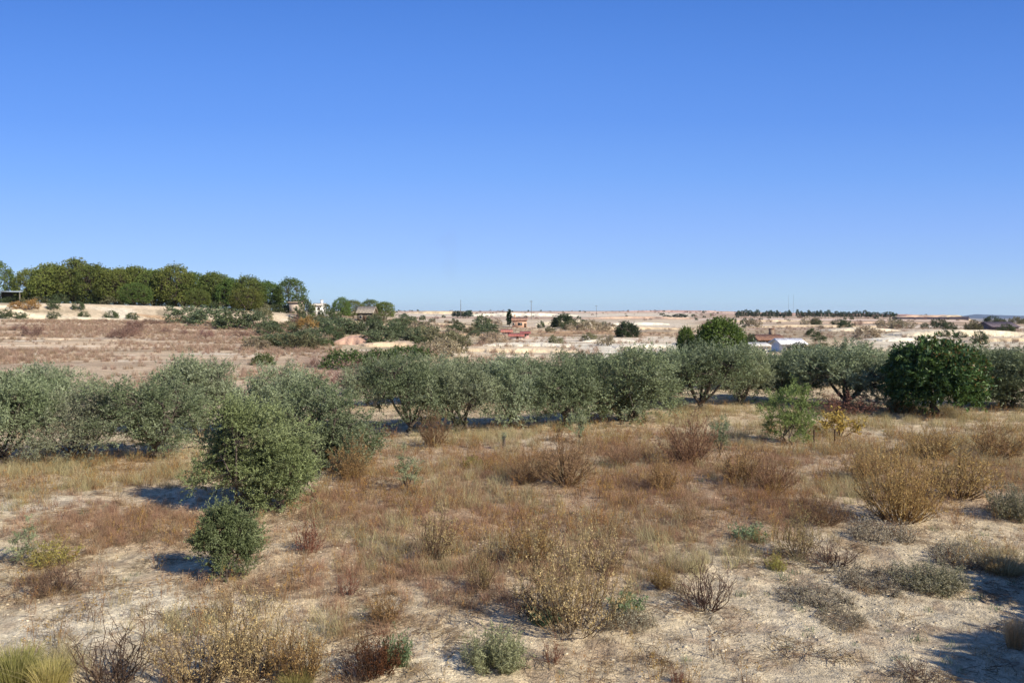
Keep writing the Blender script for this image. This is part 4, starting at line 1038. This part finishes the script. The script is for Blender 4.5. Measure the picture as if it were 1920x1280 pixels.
# scrub patches in the middle of the plain: each small bush on its own
rs = random.Random(4); nseen = {}
SCR = []
for band, (x0, x1, y0, y1, n, pal) in enumerate([(500, 800, 600, 652, 58, (0, 1, 0, 1, 2)), (780, 1010, 606, 645, 20, (0, 1, 3, 4)), (1000, 1150, 612, 650, 12, (1, 4, 2)), (480, 640, 625, 660, 12, (3, 2, 4)),
                                                 (1400, 1700, 604, 640, 14, (1, 4)), (1700, 1910, 606, 632, 10, (1, 3)), (800, 900, 655, 675, 4, (3, 4)), (0, 470, 604, 640, 16, (5,))]):
    for i in range(n):
        px = rs.uniform(x0, x1); py = rs.uniform(y0, y1); s = (py - 588) / 40 + (0.25 if band == 0 else 0)
        if 925 < px < 1000 and py > 605 or 612 < px < 692 and py > 642 or 1410 < px < 1515: continue
        ki = rs.choice(pal)
        kd = [far_bush[0], far_bush[1], far_bush[2], low_scrub[0], low_scrub[1], almond_bare][ki]
        look = ['silver bush', 'dark bush', 'ochre bush', 'brown bush', 'tan bush', 'bare bush'][ki]
        spot = ['far', 'middle', 'near'][min(2, int((py - y0) / (y1 - y0) * 3))] + ' ' + ['left', 'left centre', 'right centre', 'right'][min(3, int((px - x0) / (x1 - x0) * 4))]
        h = (8 + 12 * s) * rs.uniform(0.6, 1.1); w = h * rs.uniform(1.4, 2.4)
        where = ['in the scrub below the stone house', 'in the scrub around the orange house', 'beside the white field', 'right of the vine field', 'on the terraces right of the large round tree', 'on the pale terraces at the far right', 'on the slope below the green clump', 'in the vine field at the left'][band]
        lab = 'small %s %s, %s' % (look, where, spot)
        nseen[lab] = nseen.get(lab, 0) + 1
        if nseen[lab] > 1: lab = lab.replace('small ', ['smaller ', 'tiny ', 'wide small ', 'slim small '][min(3, nseen[lab] - 2)], 1); h *= [0.8, 0.6, 0.9, 1][min(3, nseen[lab] if lab in nseen else 0)]
        plant('small_bush', kd, px, py, h, w, lab, 'bush', 'small bushes ' + where)

# far pines on the horizon
HZ = 'pines of the distant line on the horizon'
xs = list(np.linspace(1384, 1628, 34))
for i, px in enumerate(xs):
    if 1487 < px < 1494 or 1555 < px < 1561: continue
    w_ = ['left third', 'middle', 'right third'][min(2, int(i / 12))]
    plant('distant_pine', far_pine, px + RNG.uniform(-2, 2), 0, 14.0 * RNG.uniform(0.68, 1.15), 8.5 * RNG.uniform(0.8, 1.2), 'dark pine in the %s of the distant line on the horizon' % w_, 'pine tree', HZ + ', ' + w_, d=640)
for px, h, w, lab in [(1640, 12, 20, 'dark clump tree right of the distant pine line'), (1668, 13, 22, 'square dark tree at the right end of the distant pine line'), (858, 13, 18, 'dark tree left of the small mast on the horizon'), (878, 14, 18, 'dark tree right of the small mast on the horizon'),
                      (868, 12, 22, 'middle tree of the small dark clump on the horizon'), (1275, 8, 24, 'low dark tree on the horizon left of the pine line'), (1250, 6, 16, 'tiny dark tree on the horizon'), (758, 8, 10, 'small dark tree on the skyline right of the stone house')]:
    plant('distant_tree', far_pine, px, 0, h, w, lab, 'tree', d=620)

# ------------------------------------------------------------------ buildings and poles
def boxes(g, lst):
    for (x0, x1, y0, y1, z0, z1, col) in lst:
        V = np.array([[x, y, z] for z in (z0, z1) for y in (y0, y1) for x in (x0, x1)], float)
        Fq = np.array([[0, 2, 3, 1], [4, 5, 7, 6], [0, 1, 5, 4], [2, 6, 7, 3], [0, 4, 6, 2], [1, 3, 7, 5]])
        g.add(V, Fq, hexc(col))
def box_mesh(name, lst, mat):
    g = Geo(); boxes(g, lst); return g.mesh(name, mat)
def gable_mesh(w, d, h, rise, over, col, rows=0):
    """two thick roof slopes, ridge along x"""
    g = Geo(); t = 0.14
    for s in (-1, 1):
        y0, z0, y1, z1 = s * (d / 2 + over), h - rise * over / (d / 2), 0, h + rise
        nseg = 14
        xs = np.linspace(-w / 2 - over, w / 2 + over, nseg * 2 + 1)
        zz = 0.05 * (np.arange(len(xs)) % 2)      # tile ribs
        for k in range(len(xs) - 1):
            V = []
            for x, dz in ((xs[k], zz[k]), (xs[k + 1], zz[k + 1])):
                V += [[x, y0, z0 + dz], [x, y1, z1 + dz], [x, y0, z0 - t], [x, y1, z1 - t]]
            g.add(V, np.array([[0, 4, 5, 1], [2, 3, 7, 6], [0, 2, 6, 4], [1, 5, 7, 3], [0, 1, 3, 2], [4, 6, 7, 5]]), hexc(col) * (0.85 + 0.3 * ((k * 7) % 5) / 4))
    return g.mesh('roof', M_ROOF)
def gable_wall(w, d, h, rise, col):
    g = Geo(); boxes(g, [(-w / 2, w / 2, -d / 2, d / 2, -0.6, h, col)])
    for s in (-1, 1):
        x = s * w / 2
        V = [[x, -d / 2, h], [x, d / 2, h], [x, 0, h + rise - 0.15], [x - s * .2, -d / 2, h], [x - s * .2, d / 2, h], [x - s * .2, 0, h + rise - 0.15]]
        g.add(V, np.array([[0, 1, 2], [3, 5, 4]]), hexc(col)); g.add(V, np.array([[0, 2, 5, 3], [1, 4, 5, 2]]), hexc(col))
    return g.mesh('wall', M_WALL)
def house(name, px, py, w, d, h, rise, wall, roof, label, rot=0.0, wins=(), doors=(), dist=None, chimney=None, flat=False, cat='house', group=None):
    x, y, z = ground_at(px, py) if dist is None else at_dist(px, dist)
    r = thing(name, [], (x, y + d / 2, z), rot, (1, 1, 1), label, cat, group)
    if flat:
        put('wall', box_mesh('wall', [(-w / 2, w / 2, -d / 2, d / 2, -0.6, h, wall)], M_WALL), r)
        put('roof', box_mesh('roof', [(-w / 2 - .15, w / 2 + .15, -d / 2 - .15, d / 2 + .15, h + .003, h + .22, roof)], M_ROOF), r)
    else:
        put('wall', gable_wall(w, d, h, rise, wall), r)
        rf = put('roof', gable_mesh(w, d, h + 0.05, rise, 0.35, roof), r)
        if chimney is not None:
            put('chimney', box_mesh('chimney', [(chimney - .3, chimney + .3, -.3, .3, h + rise - .5, h + rise + .8, wall), (chimney - .38, chimney + .38, -.38, .38, h + rise + .803, h + rise + .9, roof)], M_WALL), rf)
    for wx, wz, ww, wh in wins:
        f = put('window', box_mesh('window', [(wx - ww / 2 - .08, wx + ww / 2 + .08, -d / 2 - .05, -d / 2 + .02, wz - .08, wz, '#b8ab98'), (wx - ww / 2 - .08, wx + ww / 2 + .08, -d / 2 - .05, -d / 2 + .02, wz + wh, wz + wh + .08, '#b8ab98'),
                                              (wx - ww / 2 - .08, wx - ww / 2, -d / 2 - .05, -d / 2 + .02, wz + .001, wz + wh - .001, '#b8ab98'), (wx + ww / 2, wx + ww / 2 + .08, -d / 2 - .05, -d / 2 + .02, wz + .001, wz + wh - .001, '#b8ab98')], M_WALL), r)
        put('pane', box_mesh('pane', [(wx - ww / 2, wx + ww / 2, -d / 2 - .02, -d / 2 - .004, wz + .002, wz + wh - .002, '#2e3236')], M_GLASS), f)
    for dx, dw, dh in doors:
        put('door', box_mesh('door', [(dx - dw / 2, dx + dw / 2, -d / 2 - .04, -d / 2 - .003, 0, dh, '#5a4636')], M_WALL), r)
    return r
D_ = lambda px, py: ground_at(px, py)[1]
def wpx(px, py, p): return p * D_(px, py) / F        # pixels to metres at that place
# orange house and its neighbours
k = wpx(972, 614, 1)
house('farmhouse', 974, 614, 27 * k, 5, 14 * k, 5 * k, '#c29c80', '#a07c66', 'small orange farmhouse with a dark window beside the cypress', wins=[(1 * k, 4 * k, 8 * k, 5 * k), (-11 * k, 4.5 * k, 3 * k, 4 * k)], doors=[(11 * k, 4 * k, 8 * k)], chimney=-9 * k)
k = wpx(955, 630, 1)
house('cottage', 950, 628, 18 * k, 3, 7 * k, 4 * k, '#ccb6a8', '#b87c6a', 'low white walled cottage with a pink roof below the orange farmhouse', wins=[(-3 * k, 2 * k, 3 * k, 3 * k)], doors=[(4 * k, 3 * k, 5.5 * k)])
house('cottage', 968, 636, 20 * k, 3, 6 * k, 3 * k, '#d8cdbd', '#a8685c', 'small shed with a dull red roof right of the pink roofed cottage', doors=[(2 * k, 4 * k, 5 * k)])
house('cottage', 985, 634, 12 * k, 3, 9 * k, 2 * k, '#c0968a', '#9c5f58', 'reddish narrow shed at the right of the cottage group', wins=[(0, 3 * k, 3 * k, 3 * k)])
# white house behind the tree at the end of the wood
k = wpx(595, 604, 1)
house('white_house', 594, 602, 20 * k, 6, 24 * k, 4 * k, '#e8e4da', '#cfc5b4', 'tall white house half hidden behind the dark tree at the end of the wood', wins=[(5 * k, 14 * k, 4 * k, 5 * k), (5 * k, 5 * k, 4 * k, 5 * k), (-5 * k, 14 * k, 4 * k, 5 * k)], doors=[(-4 * k, 4 * k, 8 * k)], chimney=5 * k, dist=200)
house('white_house', 552, 600, 20 * k, 5, 24 * k, 3 * k, '#c4b29c', '#8d7d6c', 'low tan ruin wall building left of the white house', wins=[(4 * k, 8 * k, 5 * k, 5 * k)], dist=184)
# stone house
k = wpx(684, 603, 1)
house('stone_house', 684, 603, 28 * k, 6, 17 * k, 11 * k, '#5f5648', '#9a8e7c', 'stone house with a grey gable roof among the dark trees', wins=[(-8 * k, 5 * k, 5 * k, 6 * k), (8 * k, 5 * k, 5 * k, 6 * k)], doors=[(0, 5 * k, 10 * k)])
bank('earth_bank', 618, 690, 628, 647, '#b3917a', None)
# houses right of the large round tree
k = wpx(1446, 654, 1)
house('farmhouse', 1446, 648, 50 * k, 5, 13 * k, 9 * k, '#8c7a66', '#8e6b56', 'farmhouse with an orange tiled roof right of the large round tree', wins=[(-16 * k, 4 * k, 6 * k, 6 * k), (2 * k, 4 * k, 6 * k, 6 * k)], doors=[(16 * k, 6 * k, 11 * k)], chimney=12 * k)
house('white_house', 1424, 663, 26 * k, 3, 14 * k, 3 * k, '#ece8df', '#d9d4c8', 'low white shed in front of the orange roofed farmhouse', doors=[(-4 * k, 5 * k, 9 * k)], wins=[(6 * k, 4 * k, 5 * k, 4 * k)], cat='shed')
house('white_house', 1487, 660, 38 * k, 4, 15 * k, 7 * k, '#e6e3dc', '#f0ece4', 'white shed with a white roof right of the orange roofed farmhouse', wins=[(-8 * k, 4 * k, 6 * k, 5 * k)], doors=[(8 * k, 6 * k, 10 * k)], cat='shed')
# open shed at the left edge under the pines
def open_shed():
    x, y, z = at_dist(22, 186); z += 0.6
    r = thing('open_shed', [], (x, y, z), 0.1, (1, 1, 1), 'open shed with a pale blue roof at the left edge under the pines', 'shed')
    put('roof', box_mesh('roof', [(-3.2, 3.2, -2.2, 2.2, 2.3, 2.5, '#9aa6b0')], M_ROOF), r)
    put('wall', box_mesh('wall', [(-3, 3, 1.9, 2.05, -1.6, 2.297, '#4a4540')], M_WALL), r)
    for a in (-2.9, 2.9):
        for b in (-2.0, 1.7):
            put('post', box_mesh('post', [(a - .09, a + .09, b - .09, b + .09, -1.6, 2.297, '#7a7264')], M_WALL), r)
open_shed()
house('brown_shed', 1885, 620, 50 * wpx(1885, 620, 1), 8, 8 * wpx(1885, 620, 1), 1.2, '#6f625e', '#6a5e60', 'dull brown long farm building on the far terraces at the right edge', doors=[(6, 1.6, 2.2)], cat='farm building')

# far strip of dark netting along the plateau edge
def strip():
    g = Geo(); n = 60; d = 620
    xs = np.linspace(1672, 1816, n); X = (xs - 960) / F * d
    zt = HC - (np.interp(xs, [1672, 1750, 1816], [594.5, 594.5, 593.5]) - 588) * d / F + 0.35 * (noise(xs * 0.3, xs * 0, 3) - 0.5)
    zb = terrain(X, np.full(n, d)) - 0.5
    rows = []
    for yy, zz in ((d, zb), (d + 0.5, zt - 0.1), (d + 2, zt), (d + 6, zt), (d + 8, zb)): rows.append(np.stack([X * yy / d, np.full(n, float(yy)), zz], -1))
    V = np.concatenate(rows); i = np.arange(4)[:, None] * n; j = np.arange(n - 1)[None]
    g.add(V, np.stack([i + j, i + j + 1, i + n + j + 1, i + n + j], -1).reshape(-1, 4), hexc('#3a343c'))
    put('dark_net_strip', g.mesh('dark_net_strip', M_BANK), label='long dark net covered strip along the plateau edge at the right', category='net cover')
strip()

# poles and masts
def pole(px, dist, ytop, label, r=0.12, arm=True, mast=False):
    x, y, z = at_dist(px, dist); h = HC - (ytop - 588) * dist / F - z
    t = thing('mast' if mast else 'utility_pole', [], (x, y, z), RNG.uniform(-.4, .4), (1, 1, 1), label, 'mast' if mast else 'pole')
    g = Geo(); tubes(g, np.array([[[0, 0, -0.3], [0, 0, h * .5], [0, 0, h]]]), np.array([[r * 1.2, r, r * .7]]), hexc('#6a6560'), 8)
    put('pole_shaft', g.mesh('pole_shaft', M_BARK), t)
    if arm:
        put('crossarm', box_mesh('crossarm', [(-1.1, 1.1, -.07 - r, .07 - r, h - .9, h - .74, '#6a6560')], M_BARK), t)
        for a in (-.95, -.35, .35, .95):
            put('insulator', box_mesh('insulator', [(a - .06, a + .06, -.06 - r, .06 - r, h - .738, h - .5, '#8f8a80')], M_BARK), t)
pole(996, 560, 563, 'tall pole on the skyline just right of the cypress', 0.2)
pole(1118, 700, 572, 'faint pole on the skyline above the carob trees', 0.14)
pole(864, 600, 562, 'thin mast standing in the small dark clump on the horizon', 0.2, False, True)
pole(1478, 900, 552, 'thin mast behind the distant pine line, left one of a pair', 0.08, False, True)
pole(1487, 900, 552, 'thin mast behind the distant pine line, right one of a pair', 0.08, False, True)

# ------------------------------------------------------------------ far blue hills
def hills():
    g = Geo(); n = 160; d = 9500.0
    xs = np.linspace(1000, 3200, n)
    X = (xs - 960) / F * d
    yt = np.interp(xs, [1000, 1700, 1790, 1830, 1880, 1920, 1990, 2300, 3200], [640, 602, 594, 589, 591, 592, 586, 573, 600]) + 1.2 * (fbm(xs * 0.03, xs * 0, 8) - 0.5)
    zt = HC - (yt - 588) * d / F
    rows = []
    for f, yy in ((-400, d - 2500), (0.0, d - 1500), (0.55, d - 700), (1.0, d), (0.4, d + 1500), (0, d + 3000)):
        zz = np.full(n, -200.0) if f in (-400, 0) else -100 + (zt + 100) * f
        rows.append(np.stack([X * yy / d, np.full(n, yy), zz + (40 * (noise(xs * .05, xs * 0 + f * 9, 5) - .5) if 0 < f < 1 else 0)], -1))
    V = np.concatenate(rows); i = np.arange(5)[:, None] * n; j = np.arange(n - 1)[None]
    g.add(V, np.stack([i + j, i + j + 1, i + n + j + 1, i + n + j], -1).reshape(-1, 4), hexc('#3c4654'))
    put('far_hills', g.mesh('far_hills', M_BANK, True), kind='structure')
hills()

# understorey of the wood
for i, px in enumerate(range(20, 560, 24)):
    if 30 < px < 60: continue
    k = [far_bush[1], dark_bush, far_bush[0]][i % 3]
    plant('undergrowth_bush', far_bush[1] if i % 3 != 2 else far_bush[2], px, 0, RNG.uniform(13, 22), RNG.uniform(34, 48), ['dark', 'dark', 'ochre green'][i % 3] + ' undergrowth bush at the foot of the wood, ' + ('%s from the left' % ['first', 'second', 'third', 'fourth', 'fifth', 'sixth', 'seventh', 'eighth', 'ninth', 'tenth', 'eleventh', 'twelfth', 'thirteenth', 'fourteenth', 'fifteenth', 'sixteenth', 'seventeenth', 'eighteenth', 'nineteenth', 'twentieth', 'twenty-first', 'twenty-second', 'twenty-third'][i - (1 if px > 45 else 0)]) , 'bush', 'undergrowth bushes of the wood', d=185.5 + RNG.uniform(-1.5, 1.5))

# ------------------------------------------------------------------ thin blue haze of the far distance
def haze():
    me = box_mesh('haze', [(-9000, 9000, -60, 14000, -260, 110, '#ffffff')], None)
    m, nt, out = mat_base('haze_air')
    v = nt.nodes.new('ShaderNodeVolumePrincipled')
    v.inputs['Color'].default_value = (0.7, 0.84, 1.0, 1); v.inputs['Density'].default_value = 4e-5; v.inputs['Anisotropy'].default_value = 0.2
    nt.links.new(v.outputs[0], out.inputs['Volume'])
    me.materials.append(m)
    put('haze', me, kind='stuff')
haze()

# faint thread of smoke rising behind the small dark clump
def smoke():
    g = Geo(); K = 14; q = np.linspace(0, 1, K)
    x, y, z = at_dist(868, 640)
    P = np.stack([x - 16 * q ** 1.2 + 3 * np.sin(q * 9), y + 6 * q, z + 4 + 62 * q], -1)
    tubes(g, P[None], (1.2 + 9 * q ** 1.3 + 1.5 * np.sin(q * 14))[None].clip(0.8), hexc('#888888'), 14)
    n0 = 0
    V = np.concatenate(g.V)
    g.add(np.vstack([V[:14], V[:14].mean(0)]), np.array([[(i + 1) % 14, i, 14] for i in range(14)]), hexc('#888888'))
    g.add(np.vstack([V[-14:], V[-14:].mean(0) + [0, 0, 2]]), np.array([[i, (i + 1) % 14, 14] for i in range(14)]), hexc('#888888'))
    m, nt, out = mat_base('smoke_air')
    v = nt.nodes.new('ShaderNodeVolumePrincipled')
    v.inputs['Color'].default_value = (0.35, 0.37, 0.42, 1); v.inputs['Density'].default_value = 0.003
    nt.links.new(v.outputs[0], out.inputs['Volume'])
    put('smoke_plume', g.mesh('smoke_plume', m, True), label='faint grey thread of smoke rising above the small dark clump on the horizon', category='smoke')
smoke()
